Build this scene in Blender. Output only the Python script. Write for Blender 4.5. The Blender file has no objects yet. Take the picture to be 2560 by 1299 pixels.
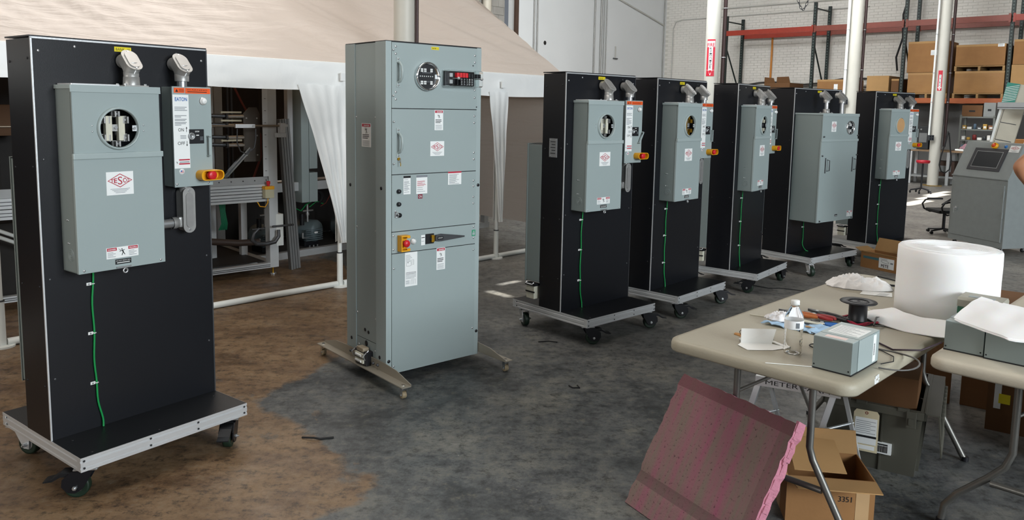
import bpy, bmesh, math, random
from mathutils import Matrix, Vector, noise as mnoise
random.seed(7)
PI = math.pi
R = math.radians
SC = bpy.context.scene
COL = SC.collection
# ------------------------------------------------------------------ camera, world, lights, exposure
def make_camera():
    pitch, roll, f = 0.116275, 0.018212, 1931.2
    cp, sp, cr, sr = math.cos(pitch), math.sin(pitch), math.cos(roll), math.sin(roll)
    fwd = Vector((0, cp, -sp)); right = Vector((1, 0, 0)); up = right.cross(fwd)
    r2 = right*cr + up*sr; u2 = -right*sr + up*cr
    M = Matrix((( r2.x, u2.x, -fwd.x, 0), (r2.y, u2.y, -fwd.y, 0), (r2.z, u2.z, -fwd.z, 1.6), (0, 0, 0, 1)))
    cam = bpy.data.cameras.new('camera'); o = bpy.data.objects.new('camera', cam); COL.objects.link(o)
    cam.sensor_fit = 'HORIZONTAL'; cam.sensor_width = 36; cam.lens = f/2560*36
    cam.shift_y = (494.7-649.5)/2560; cam.clip_start = .05; cam.clip_end = 200
    o.matrix_world = M; SC.camera = o
make_camera()
W = bpy.data.worlds.new('world'); SC.world = W; W.use_nodes = True
W.node_tree.nodes['Background'].inputs[0].default_value = (.80, .88, 1.0, 1)
W.node_tree.nodes['Background'].inputs[1].default_value = .19
def area(name, loc, target, sx, sy, power, color):
    l = bpy.data.lights.new(name, 'AREA'); l.shape = 'RECTANGLE'; l.size = sx; l.size_y = sy; l.energy = power; l.color = color
    o = bpy.data.objects.new(name, l); COL.objects.link(o); o.location = loc
    o.rotation_euler = (Vector(target)-Vector(loc)).to_track_quat('-Z', 'Y').to_euler(); return o
area('dock_door_daylight', (8.0, -4.6, 3.9), (0.6, 5.5, 1.0), 6.0, 3.2, 1380, (.90, .96, 1))
area('skylight_lamp_near', (-1.0, 5.2, 6.3), (-1.0, 5.2, 0), 1.6, 6.0, 170, (1, .93, .86))
area('skylight_lamp_tent', (-5.0, 10.5, 6.3), (-4.0, 10.2, 0), 5.0, 5.0, 370, (1, .92, .85))
area('skylight_lamp_far', (6.0, 15.0, 6.3), (6.6, 15.6, 0), 5.0, 3.0, 350, (1, .98, .95))
area('left_fill_light', (-7.0, -2.5, 3.6), (-.5, 5, 1.0), 3.0, 2.0, 210, (1, .96, .9))  # added fill for the left-facing sides, standing for no known source
area('high_window_light', (1.5, 12.5, 5.9), (5.0, 24.0, 3.0), 5, 1.2, 680, (.93, .97, 1))
sun = bpy.data.lights.new('sun', 'SUN'); sun.energy = 36; sun.angle = R(.6); sun.color = (1, .95, .86)
SUND = Vector((-.5, -.62, 1.25)).normalized()          # direction towards the sun
so = bpy.data.objects.new('sun', sun); COL.objects.link(so); so.rotation_euler = SUND.to_track_quat('Z', 'Y').to_euler(); so.location = (0, 0, 12)
SC.view_settings.view_transform = 'Standard'; SC.view_settings.look = 'None'
SC.view_settings.gamma = 1; SC.view_settings.use_curve_mapping = False
SC.view_settings.exposure = 0.0

# ------------------------------------------------------------------ materials
def lin(h):
    h = h.lstrip('#'); c = [int(h[i:i+2], 16)/255 for i in (0, 2, 4)]
    return tuple((x/12.92 if x <= .04045 else ((x+.055)/1.055)**2.4) for x in c)+(1,)
MATS = {}
def mat(name, col, rough=.5, metal=0, var=.06, vs=8, bump=0, bs=60, spec=.5, stretch=None, trans=0, ior=1.45, alpha=1, emit=0, coat=0, sss=0):
    if name in MATS: return MATS[name]
    m = bpy.data.materials.new(name); m.use_nodes = True; nt = m.node_tree; b = nt.nodes['Principled BSDF']
    c = lin(col); N = nt.nodes; L = nt.links
    tc = N.new('ShaderNodeTexCoord'); mp = N.new('ShaderNodeMapping'); L.new(tc.outputs['Object'], mp.inputs[0])
    if stretch: mp.inputs['Scale'].default_value = stretch
    if var:
        n = N.new('ShaderNodeTexNoise'); n.inputs['Scale'].default_value = vs; n.inputs['Detail'].default_value = 4; L.new(mp.outputs[0], n.inputs[0])
        mx = N.new('ShaderNodeMix'); mx.data_type = 'RGBA'; L.new(n.outputs[0], mx.inputs[0])
        mx.inputs[6].default_value = tuple(min(1, x*(1-var*2)) for x in c[:3])+(1,); mx.inputs[7].default_value = tuple(min(1, x*(1+var*2)) for x in c[:3])+(1,)
        L.new(mx.outputs[2], b.inputs['Base Color'])
    else: b.inputs['Base Color'].default_value = c
    if bump:
        n2 = N.new('ShaderNodeTexNoise'); n2.inputs['Scale'].default_value = bs; n2.inputs['Detail'].default_value = 3; L.new(mp.outputs[0], n2.inputs[0])
        bp = N.new('ShaderNodeBump'); bp.inputs['Strength'].default_value = bump; bp.inputs['Distance'].default_value = .01; L.new(n2.outputs[0], bp.inputs['Height']); L.new(bp.outputs[0], b.inputs['Normal'])
    b.inputs['Roughness'].default_value = rough; b.inputs['Metallic'].default_value = metal
    b.inputs['Specular IOR Level'].default_value = spec; b.inputs['IOR'].default_value = ior
    b.inputs['Transmission Weight'].default_value = trans; b.inputs['Coat Weight'].default_value = coat
    if sss: b.inputs['Subsurface Weight'].default_value = sss; b.inputs['Subsurface Radius'].default_value = (.02, .01, .006)
    if emit: b.inputs['Emission Color'].default_value = c; b.inputs['Emission Strength'].default_value = emit
    MATS[name] = m; return m
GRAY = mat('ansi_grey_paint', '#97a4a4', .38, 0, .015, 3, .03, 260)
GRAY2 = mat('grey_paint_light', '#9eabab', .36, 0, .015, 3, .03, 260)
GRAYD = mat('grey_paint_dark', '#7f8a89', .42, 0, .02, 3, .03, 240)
CONS = mat('console_grey_paint', '#8b9292', .45, 0, .05, 14, .12, 180)
BLK = mat('black_textured_panel', '#101217', .36, 0, .05, 5, .05, 420, spec=.5)
BLK2 = mat('black_deck_panel', '#17191c', .36, 0, .08, 5, .08, 380, spec=.4)
BP = mat('black_plastic', '#15161a', .42, 0, .05)
RUB = mat('black_rubber', '#101112', .7, 0, .1)
GRN = mat('green_wheel_tread', '#16281d', .5, 0, .12, 20)
ALU = mat('satin_aluminium', '#d6d9db', .38, .55, .04, 10, .05, 90)
ALUD = mat('weathered_aluminium', '#a9adaf', .42, .7, .06, 10, .05, 60)
CAST = mat('cast_aluminium', '#a6a6a4', .40, .5, .05, 40, .08, 260)
CASTL = mat('polished_cover', '#a3a3a2', .38, .6, .05, 30)
STEEL = mat('zinc_steel', '#c6c9cb', .28, .85, .05, 20)
DSTEEL = mat('dark_steel', '#55575a', .45, .7, .08, 20)
CHROME = mat('chrome', '#dcdfe1', .12, 1, 0)
WHITE = mat('white_sticker', '#e9eceb', .45, 0, .01)
INK = mat('black_ink', '#16181b', .6, 0, 0)
PRT = mat('grey_small_print', '#7c8288', .6, 0, 0)
RED = mat('red_ink', '#b2283f', .5, 0, 0)
REDB = mat('red_button', '#c8222b', .35, 0, .03)
YEL = mat('yellow_plastic', '#dfa012', .38, 0, .04)
YLB = mat('yellow_tape', '#e3d21b', .5, 0, .03)
ORL = mat('orange_sticker', '#ea5a1c', .5, 0, .02)
BLUE = mat('blue_ink', '#1d5fa8', .5, 0, 0)
GWIRE = mat('green_wire', '#0f8a45', .45, 0, .03)
CER = mat('cream_ceramic', '#c9c7b6', .5, 0, .08, 30)
BRASS = mat('brass', '#c79a2e', .3, .8, .1, 40)
WP = mat('white_paint_pipe', '#dfe3e0', .4, 0, .04, 8)
WPLA = mat('white_plastic', '#e6e8e6', .4, 0, .03)
CARD = mat('cardboard', '#936a40', .8, 0, .08, 6, .1, 30)
CARDL = mat('cardboard_light', '#ab8658', .8, 0, .06, 6, .1, 30)
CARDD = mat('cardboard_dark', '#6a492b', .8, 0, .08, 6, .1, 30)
TAPE = mat('packing_tape', '#bb9a72', .3, 0, .05)
WOODM = mat('pallet_wood', '#9a7a50', .8, 0, .18, 9, .2, 60, stretch=(1, 6, 6))
ORB = mat('orange_rack_beam', '#93301f', .5, 0, .12, 10)
ORB2 = mat('light_orange_rack_beam', '#a4562c', .5, 0, .12, 10)
RKG = mat('dark_green_rack_upright', '#1d2624', .5, .2, .12, 12)
TBL = mat('beige_table_plastic', '#a39d8c', .5, 0, .04, 5, .10, 120)
TBL2 = mat('ivory_table_plastic', '#bfb8a8', .5, 0, .05, 5, .10, 120)
FOAM = mat('white_foam', '#f1f2f3', .75, 0, .01, 5, .05, 50, sss=.15)
CLOTH = mat('white_rag_cloth', '#efedec', .9, 0, .10, 14, .2, 200)
PINKF = mat('pink_foam_edge', '#b67788', .9, 0, .10, 30, .5, 90)
SKIN = mat('skin', '#b07c5c', .5, 0, .06, 12, sss=.1)
TAN = mat('tan_disc', '#c49a6c', .7, 0, .04)
GLASSP = mat('clear_plastic', '#f2f6f6', .05, 0, 0, trans=1, ior=1.25)

# ------------------------------------------------------------------ mesh builder
_tx = {}
def text_mesh(s, bold=False):
    if (s, bold) in _tx: return _tx[(s, bold)]
    cu = bpy.data.curves.new('t', 'FONT'); cu.body = s; cu.size = 1; cu.resolution_u = 3
    if bold: cu.offset = .018
    o = bpy.data.objects.new('t', cu); COL.objects.link(o)
    me = bpy.data.meshes.new_from_object(o.evaluated_get(bpy.context.evaluated_depsgraph_get()))
    vs = [tuple(v.co) for v in me.vertices]; fs = [tuple(p.vertices) for p in me.polygons]
    bpy.data.objects.remove(o); bpy.data.curves.remove(cu); bpy.data.meshes.remove(me)
    xs = [v[0] for v in vs]; ys = [v[1] for v in vs]
    _tx[(s, bold)] = (vs, fs, min(xs), max(xs), min(ys), max(ys)); return _tx[(s, bold)]
class MB:
    def __init__(s): s.v = []; s.f = []; s.m = []; s.sm = []; s.mats = []; s.M = Matrix.Identity(4)
    def mi(s, m):
        if m not in s.mats: s.mats.append(m)
        return s.mats.index(m)
    def add(s, vs, fs, m, sm=False):
        b = len(s.v); s.v += [tuple(s.M @ Vector(p)) for p in vs]; k = s.mi(m)
        for f in fs: s.f.append(tuple(b+i for i in f)); s.m.append(k); s.sm.append(sm)
        return s
    def box(s, x0, y0, z0, x1, y1, z1, m, bev=0):
        if x1 < x0: x0, x1 = x1, x0
        if y1 < y0: y0, y1 = y1, y0
        if z1 < z0: z0, z1 = z1, z0
        if bev:
            bm = bmesh.new(); r = bmesh.ops.create_cube(bm, size=1)
            for v in bm.verts: v.co = ((x0+x1)/2+v.co.x*(x1-x0), (y0+y1)/2+v.co.y*(y1-y0), (z0+z1)/2+v.co.z*(z1-z0))
            bmesh.ops.bevel(bm, geom=bm.edges[:], offset=min(bev, .45*min(x1-x0, y1-y0, z1-z0)), segments=2, affect='EDGES', profile=.7)
            bm.verts.index_update()
            s.add([tuple(v.co) for v in bm.verts], [tuple(v.index for v in f.verts) for f in bm.faces], m); bm.free(); return s
        return s.add([(x0,y0,z0),(x1,y0,z0),(x1,y1,z0),(x0,y1,z0),(x0,y0,z1),(x1,y0,z1),(x1,y1,z1),(x0,y1,z1)],
                     [(3,2,1,0),(4,5,6,7),(0,1,5,4),(1,2,6,5),(2,3,7,6),(3,0,4,7)], m)
    def cyl(s, p0, p1, r0, m, r1=None, n=16, caps=True, sm=True):
        p0 = Vector(p0); p1 = Vector(p1); r1 = r0 if r1 is None else r1; q = (p1-p0).to_track_quat('Z', 'Y')
        vs = []
        for p, r in ((p0, r0), (p1, r1)):
            for i in range(n):
                a = 2*PI*i/n; vs.append(p+q @ Vector((r*math.cos(a), r*math.sin(a), 0)))
        s.add(vs, [(i, (i+1) % n, n+(i+1) % n, n+i) for i in range(n)], m, sm)
        if caps: s.add(vs, [tuple(range(n-1, -1, -1)), tuple(range(n, 2*n))], m)
        return s
    def tube(s, pts, r, m, n=8, closed=False):
        P = [Vector(p) for p in pts]; k = len(P); vs = []; ref = None
        for i, p in enumerate(P):
            if closed: t = P[(i+1) % k]-P[i-1]
            else: t = P[min(i+1, k-1)]-P[max(i-1, 0)]
            t.normalize()
            if ref is None: ref = t.orthogonal().normalized()
            ref = (ref-t*ref.dot(t)).normalized(); b = t.cross(ref)
            rr = r[i] if isinstance(r, (list, tuple)) else r
            for j in range(n):
                a = 2*PI*j/n; vs.append(p+(ref*math.cos(a)+b*math.sin(a))*rr)
        fs = []
        for i in range(k if closed else k-1):
            for j in range(n): fs.append((i*n+j, i*n+(j+1) % n, ((i+1) % k)*n+(j+1) % n, ((i+1) % k)*n+j))
        s.add(vs, fs, m, True)
        if not closed: s.add(vs, [tuple(range(n-1, -1, -1)), tuple((k-1)*n+j for j in range(n))], m)
        return s
    def lathe(s, prof, c, ax, m, n=24, sm=True):
        q = Vector(ax).to_track_quat('Z', 'Y'); c = Vector(c); vs = []
        for r, z in prof:
            for i in range(n):
                a = 2*PI*i/n; vs.append(c+q @ Vector((r*math.cos(a), r*math.sin(a), z)))
        fs = [(k*n+i, k*n+(i+1) % n, (k+1)*n+(i+1) % n, (k+1)*n+i) for k in range(len(prof)-1) for i in range(n)]
        return s.add(vs, fs, m, sm)
    def prism(s, poly, O, U, V, D, m, sm=False):
        """polygon (u,v) in the plane O + u*U + v*V, extruded by vector D"""
        O, U, V, D = Vector(O), Vector(U), Vector(V), Vector(D); n = len(poly)
        a = [O+U*u+V*v for u, v in poly]; vs = a+[p+D for p in a]
        s.add(vs, [tuple(range(n-1, -1, -1)), tuple(range(n, 2*n))], m)
        return s.add(vs, [(i, (i+1) % n, n+(i+1) % n, n+i) for i in range(n)], m, sm)
    def plate_hole(s, x0, z0, x1, z1, cx, cz, r, y, m, n=32):
        """vertical plate facing -y with a round hole"""
        an = sorted([2*PI*i/n for i in range(n)]+[math.atan2(zz-cz, xx-cx) % (2*PI) for xx in (x0, x1) for zz in (z0, z1)])
        vs = []
        for a in an:
            c, t = math.cos(a), math.sin(a)
            k = min([(x1-cx)/c if c > 1e-9 else 1e9, (x0-cx)/c if c < -1e-9 else 1e9, (z1-cz)/t if t > 1e-9 else 1e9, (z0-cz)/t if t < -1e-9 else 1e9])
            vs += [(cx+r*c, y, cz+r*t), (cx+k*c, y, cz+k*t)]
        n = len(an); return s.add(vs, [(2*i, 2*i+1, (2*i+3) % (2*n), (2*i+2) % (2*n)) for i in range(n)], m)
    def text(s, t, O, U, V, h, m, lift=.0006, w=None, bold=False, align='c'):
        """text with cap height h, O = centre (or left) of the baseline, U right, V up (unit vectors)"""
        vs, fs, a, b, c, d = text_mesh(t, bold); O, U, V = Vector(O), Vector(U).normalized(), Vector(V).normalized(); Nn = U.cross(V)
        k = h/.7; kx = k if w is None else w/(b-a); sh = -(a+b)/2 if align == 'c' else -a
        return s.add([O+U*((x+sh)*kx)+V*(y*k)+Nn*lift for x, y, z in vs], fs, m)
    def build(s, name, parent=None, loc=None, rz=None, kind=None):
        me = bpy.data.meshes.new(name); me.from_pydata(s.v, [], s.f)
        for m in s.mats: me.materials.append(m)
        me.polygons.foreach_set('material_index', s.m); me.polygons.foreach_set('use_smooth', s.sm); me.update()
        return link(name, me, parent, loc, rz, kind)
def link(name, me, parent=None, loc=None, rz=None, kind=None):
    o = bpy.data.objects.new(name, me); COL.objects.link(o)
    if parent: o.parent = parent
    if loc: o.location = loc
    if rz is not None: o.rotation_euler = (0, 0, rz)
    if kind: o['kind'] = kind
    return o
def tag(o, label=None, cat=None, group=None, kind=None):
    for k, v in (('label', label), ('category', cat), ('group', group), ('kind', kind)):
        if v: o[k] = v
    return o
def thing(name, label, cat, loc=(0, 0, 0), rz=0, group=None):
    o = bpy.data.objects.new(name, None); COL.objects.link(o); o.empty_display_size = .1
    o.location = loc; o.rotation_euler = (0, 0, rz); return tag(o, label, cat, group)
def rrect(w, h, r, n=5):
    """rounded rectangle outline centred on 0"""
    p = []
    for cx, cz, a0 in ((w/2-r, h/2-r, 0), (-w/2+r, h/2-r, 90), (-w/2+r, -h/2+r, 180), (w/2-r, -h/2+r, 270)):
        for i in range(n+1): a = R(a0+90*i/n); p.append((cx+r*math.cos(a), cz+r*math.sin(a)))
    return p
X, Y, Z = (1, 0, 0), (0, 1, 0), (0, 0, 1)
ORB3 = mat('faded_red_rack_beam', '#7c3a2c', .5, 0, .12, 10)
SCREW = {}
def screw(parent, x, y, z, ax, r=.005, m=None, name='screw', h=.003):
    m = m or STEEL; k = (r, tuple(ax), m.name, name, h)
    if k not in SCREW:
        b = MB(); b.lathe([(r, 0), (r, h*.5), (r*.6, h), (0.0005, h)], (0, 0, 0), ax, m, n=10); o = b.build(name, parent, (x, y, z)); SCREW[k] = o.data; return o
    return link(name, SCREW[k], parent, (x, y, z))
# ------------------------------------------------------------------ the setting
def floor_mat():
    m = bpy.data.materials.new('worn_concrete_floor'); m.use_nodes = True; nt = m.node_tree; N = nt.nodes; L = nt.links; b = N['Principled BSDF']
    g = N.new('ShaderNodeNewGeometry'); sp = N.new('ShaderNodeSeparateXYZ'); L.new(g.outputs['Position'], sp.inputs[0])
    def math_(op, a, b_=None, c=None):
        n = N.new('ShaderNodeMath'); n.operation = op
        for i, v in enumerate((a, b_, c)):
            if v is None: continue
            if hasattr(v, 'links'): L.new(v, n.inputs[i])
            else: n.inputs[i].default_value = v
        return n.outputs[0]
    def noise(sc, det=6, rough=.6, vec=None, dist=0):
        n = N.new('ShaderNodeTexNoise'); n.inputs['Scale'].default_value = sc; n.inputs['Detail'].default_value = det; n.inputs['Roughness'].default_value = rough; n.inputs['Distortion'].default_value = dist
        L.new(vec or g.outputs['Position'], n.inputs[0]); return n.outputs[0]
    def ramp(v, stops):
        r = N.new('ShaderNodeValToRGB'); e = r.color_ramp.elements
        while len(e) < len(stops): e.new(.5)
        for i, (p, c) in enumerate(stops): e[i].position = p; e[i].color = c if isinstance(c, tuple) else (c, c, c, 1)
        L.new(v, r.inputs[0]); return r.outputs[0]
    def mix(f, a, c):
        n = N.new('ShaderNodeMix'); n.data_type = 'RGBA'; L.new(f, n.inputs[0])
        for i, v in ((6, a), (7, c)):
            if isinstance(v, tuple): n.inputs[i].default_value = v
            else: L.new(v, n.inputs[i])
        return n.outputs[2]
    yn = math_('MULTIPLY', sp.outputs[1], .1)
    cut = [(0, -.70), (.28, -.78), (.30, -.62), (.32, -.66), (.335, -.80), (.36, -.95), (.40, -1.36), (.44, -1.28), (.475, -1.06), (.55, -.8), (.70, -1.1), (.80, -2.0), (1, -2.6)]
    th = ramp(yn, [(p, (x+3)/4) for p, x in cut])
    xn = math_('MULTIPLY', math_('ADD', sp.outputs[0], 3.0), .25)
    edge = math_('SUBTRACT', th, xn)
    edge = math_('ADD', edge, math_('MULTIPLY', math_('SUBTRACT', noise(2.6, 7, .62), .5), .16))
    mask = ramp(math_('ADD', math_('MULTIPLY', edge, 70), .5), [(0, 0.), (1, 1.)])
    mp = N.new('ShaderNodeMapping'); mp.inputs['Rotation'].default_value = (0, 0, R(-38)); mp.inputs['Scale'].default_value = (.8, 1.5, 1); L.new(g.outputs['Position'], mp.inputs[0])
    st = noise(2.6, 12, .74, mp.outputs[0], .25)
    brown = ramp(st, [(.30, lin('#40301f')), (.43, lin('#654f3a')), (.52, lin('#765f46')), (.62, lin('#836c52')), (.78, lin('#867a68'))])
    gn = noise(1.9, 14, .76)
    gray = ramp(gn, [(.30, lin('#222524')), (.42, lin('#3c3f41')), (.50, lin('#525556')), (.58, lin('#636460')), (.72, lin('#7e7d77'))])
    light = ramp(noise(1.2, 12, .72), [(.3, lin('#62605e')), (.5, lin('#827f7a')), (.7, lin('#a09c94'))])
    far = ramp(math_('MULTIPLY', math_('ADD', sp.outputs[0], sp.outputs[1]), .05), [(.25, 0.), (.52, 1.)])
    gray = mix(far, gray, light)
    # worn paint: islands of the other layer, mostly near the border
    isl = ramp(noise(1.7, 9, .68, None, .3), [(.60, 0.), (.615, 1.)])
    near = ramp(math_('ABSOLUTE', edge), [(.0, 1.), (.22, 0.)])
    c = mix(math_('MULTIPLY', math_('MULTIPLY', isl, near), .55), mix(mask, gray, brown), mix(mask, brown, gray))
    # fine mottling, scratches in two directions, oil marks and specks
    mt = noise(17, 10, .8)
    c = mix(ramp(mt, [(.38, .75), (.50, 0.)]), c, lin('#1d1d1b'))
    c = mix(ramp(mt, [(.53, 0.), (.68, .45)]), c, lin('#85806f'))
    for rot, sx, sy, lo, k in ((25, 3, 46, .665, .5), (-52, 2.4, 38, .675, .45), (70, 5, 70, .69, .4), (8, 1.6, 30, .70, .35)):
        mp2 = N.new('ShaderNodeMapping'); mp2.inputs['Rotation'].default_value = (0, 0, R(rot)); mp2.inputs['Scale'].default_value = (sx, sy, 1); mp2.inputs['Location'].default_value = (rot*.7, sx, 0); L.new(g.outputs['Position'], mp2.inputs[0])
        sc = ramp(noise(1, 5, .6, mp2.outputs[0], .8), [(lo, 0.), (lo+.03, 1.)])
        c = mix(math_('MULTIPLY', sc, k), c, lin('#1a1917') if rot != 70 else lin('#8b877b'))
    sp_ = ramp(noise(55, 2, .5), [(.75, 0.), (.78, 1.)])
    c = mix(math_('MULTIPLY', sp_, .45), c, lin('#a8a69c'))
    L.new(c, b.inputs['Base Color'])
    L.new(ramp(noise(5, 8, .7), [(.3, .30), (.7, .62)]), b.inputs['Roughness'])
    b.inputs['Specular IOR Level'].default_value = .45
    bp = N.new('ShaderNodeBump'); bp.inputs['Strength'].default_value = .15; bp.inputs['Distance'].default_value = .01; L.new(noise(30, 6, .7), bp.inputs['Height']); L.new(bp.outputs[0], b.inputs['Normal'])
    return m
FLOOR = floor_mat()
b = MB(); b.add([(-14, -6, 0), (30, -6, 0), (30, 40, 0), (-14, 40, 0)], [(0, 1, 2, 3)], FLOOR); b.build('floor', kind='structure')
# ceiling with narrow skylight openings, through which the sun falls on the floor
ZC = 6.6
def ceil_pt(x, y): k = ZC/SUND.z; return (x+SUND.x*k, y+SUND.y*k)
CEIL = mat('ceiling_boards', '#8d8a84', .8, 0, .05)
holes = []; CA_ = R(43.6); cc, cs = math.cos(CA_), math.sin(CA_)      # ceiling frame turned with the building
for fx, fy, w, d in ((-.12, 6.52, .09, .28), (-.03, 6.95, .30, .035), (7.4, 14.1, 1.3, .24), (8.35, 15.25, 1.6, .17), (8.75, 15.85, 1.4, .13)):
    cx, cy = ceil_pt(fx, fy); cx, cy = cx*cc+cy*cs, -cx*cs+cy*cc; holes.append((cx-w/2, cy-d/2, cx+w/2, cy+d/2))
xs = sorted({-9, 46} | {h[0] for h in holes} | {h[2] for h in holes}); ys = sorted({-22, 25} | {h[1] for h in holes} | {h[3] for h in holes})
b = MB()
for i in range(len(xs)-1):
    for j in range(len(ys)-1):
        cx, cy = (xs[i]+xs[i+1])/2, (ys[j]+ys[j+1])/2
        if any(h[0] < cx < h[2] and h[1] < cy < h[3] for h in holes): continue
        b.box(xs[i], ys[j], ZC, xs[i+1], ys[j+1], ZC+.1, CEIL)
b.build('ceiling', rz=CA_, kind='structure')
# brick wall behind the pallet racks, in a frame of its own: x along the wall, y into it
RX, RY, RA = 10.35, 19.0, R(-43)
def rk(x, y, z=0): return (RX+x*math.cos(RA)-y*math.sin(RA), RY+x*math.sin(RA)+y*math.cos(RA), z)
MORT = mat('painted_mortar', '#bfbbb2', .8, 0, .06, 3)
def brick_mat():
    m = mat('white_painted_brick', '#cdc9c1', .75, 0, .05, 1.3, .25, 50); return m
BRK = brick_mat(); BRKG = mat('shaded_grey_block', '#6b6a68', .8, 0, .08, 2, .2, 40)  # lower wall grey, with the shade under the rack shelf in the colour
wall = MB(); wall.box(-8.6, 1.306, 0, 9.5, 1.5, ZC, MORT); wb = wall.build('wall_back', loc=rk(0, 0), rz=RA, kind='structure')
b = MB(); bh, bw = .075, .225; z = 2.02; row = 0
while z < 5.6:
    x = -8.5-(row % 2)*bw/2
    while x < 9.4:
        dd = random.uniform(0, .006); zz = random.uniform(-.002, .002)
        b.add([(x+.002, 1.3-dd, z+.004+zz), (x+bw-.003, 1.3-dd, z+.004), (x+bw-.003, 1.3-dd, z+bh-.007), (x+.002, 1.3-dd, z+bh-.007+zz),
               (x, 1.321, z), (x+bw-.002, 1.321, z), (x+bw-.002, 1.321, z+bh-.003), (x, 1.321, z+bh-.003)],
              [(0, 1, 2, 3), (4, 5, 1, 0), (5, 6, 2, 1), (6, 7, 3, 2), (7, 4, 0, 3)], BRK)
        x += bw
    z += bh; row += 1
b.build('brick', wb, kind='stuff')
b = MB(); z = 0; row = 0
while z < 2.0:
    x = -8.5-(row % 2)*.2
    while x < 9.4: b.box(x+.003, 1.303, z+.003, x+.397, 1.322, z+.197, BRKG); x += .4
    z += .2; row += 1
b.build('wall_block', wb, kind='stuff')
b = MB(); b.box(-8.6, 1.3045, 0, 9.5, 1.3062, 2.0, BRKG); b.build('mortar_bed', wb)
# conduits and cables on the brick wall
CND = mat('painted_conduit', '#b4b2ab', .5, .1, .05); CNDD = mat('dark_cable', '#3b3836', .6, 0, .1)
def wpipe(pts, r=.018, m=None, name='conduit', par=None):
    b = MB(); b.tube(pts, r, m or CND, 8); return b.build(name, par or wb)
wpipe([(-8.3, 1.26, 0), (-8.3, 1.26, 4.25), (-8.2, 1.26, 4.45), (-8.0, 1.26, 4.5), (-2.2, 1.26, 4.5)])
wpipe([(-6.9, 1.26, 2.0), (-6.9, 1.26, 4.55), (-6.8, 1.26, 4.72), (-6.6, 1.26, 4.75), (-2.0, 1.26, 4.75)])
wpipe([(-8.0, 1.26, 5.15), (9.3, 1.26, 5.15)], .02)
wpipe([(-4.9, 1.25, 2.1), (-4.9, 1.25, 3.95)], .03, mat('orange_conduit', '#b9762c', .6, 0, .1))
wpipe([(-5.6+i*.35, 1.22, 2.42+.06*math.sin(i*.9)+.012*i) for i in range(22)], .022, CNDD, 'cable')
wpipe([(-5.6+i*.5, 1.2, 2.36+.03*math.cos(i*1.3)) for i in range(8)], .014, CNDD, 'cable')
wpipe([(-1.15, 1.0, 4.6), (-1.25, 1.0, 4.2), (-1.22, 1.0, 3.6), (-1.35, 1.0, 3.1), (-1.3, 1.0, 2.75)], .025, RUB, 'hanging_cable')
# the white plastered wall that meets it, and the block wall with the steel channel beyond
PLA = mat('white_plaster', '#cbcccb', .8, 0, .035, .8, .1, 12)
b = MB(); b.box(-8.9, -5.9, 0, -8.6, 1.4, ZC, PLA); wl = b.build('wall_left', loc=rk(0, 0), rz=RA, kind='structure')
b = MB()
b.box(-9.3, -20, 0, -9.0, -5.95, ZC, MORT); wc = b.build('wall_far_left', loc=rk(0, 0), rz=RA, kind='structure')
BLKW = mat('unpainted_grey_block', '#8f8b84', .85, 0, .12, 3, .3, 30)
b = MB()
for r_ in range(32):
    y0 = -9.6+(r_ % 2)*.2
    while y0 < -5.98: b.box(-9.0, y0+.005, r_*.2+.005, -8.975, min(y0+.395, -5.97), r_*.2+.195, BLKW); y0 += .4
b.build('wall_block', wc, kind='stuff')
b = MB(); b.box(-8.62, -5.98, 0, -8.56, -5.86, ZC, mat('rusty_channel', '#4c3a30', .6, .2, .1)); b.build('steel_channel', wl)
for yy, rr, zz in ((-5.25, .02, ZC), (-5.12, .02, ZC), (-2.6, .022, ZC), (-2.28, .03, ZC), (-2.14, .014, ZC), (-2.02, .014, ZC), (1.12, .02, ZC)):
    wpipe([(-8.56, yy, 0), (-8.56, yy, zz)], rr, mat('grey_conduit', '#8f8e8a', .5, .3, .05), 'conduit', wl)
for yy, rr in ((-6.5, .12), (-6.9, .09), (-7.3, .07)):
    wpipe([(-8.8, yy-.3, 2), (-8.8, yy-.3, ZC)], rr, mat('cream_pipe', '#b9b1a2', .5, 0, .05), 'pipe', wc)
b = MB(); b.box(-8.58, -1.62, 3.12, -8.55, -1.40, 3.15, DSTEEL); b.box(-8.58, -1.53, 3.12, -8.56, -1.50, 3.5, CND); b.build('wall_bracket', wl)
b = MB(); b.tube([(-8.56, -4.2, 5.5), (-8.56, .2, 4.55), (-8.56, 1.1, 4.35)], .025, CND); b.build('slanted_shadow_line', wl)  # thin tube drawing the slanted shadow line across the plaster
b = MB(); b.lathe([(.001, .004), (.05, .004), (.06, 0)], (-8.6, -4.75, 3.37), X, mat('dark_hole', '#1c1a18', .9), 9); b.build('hole', wl)
b = MB()
b.box(-2.6, 1.18, 2.2, -2.45, 1.3, 2.6, mat('switch_box_cream', '#b0aca3', .6)); b.build('switch_box', wb)
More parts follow.
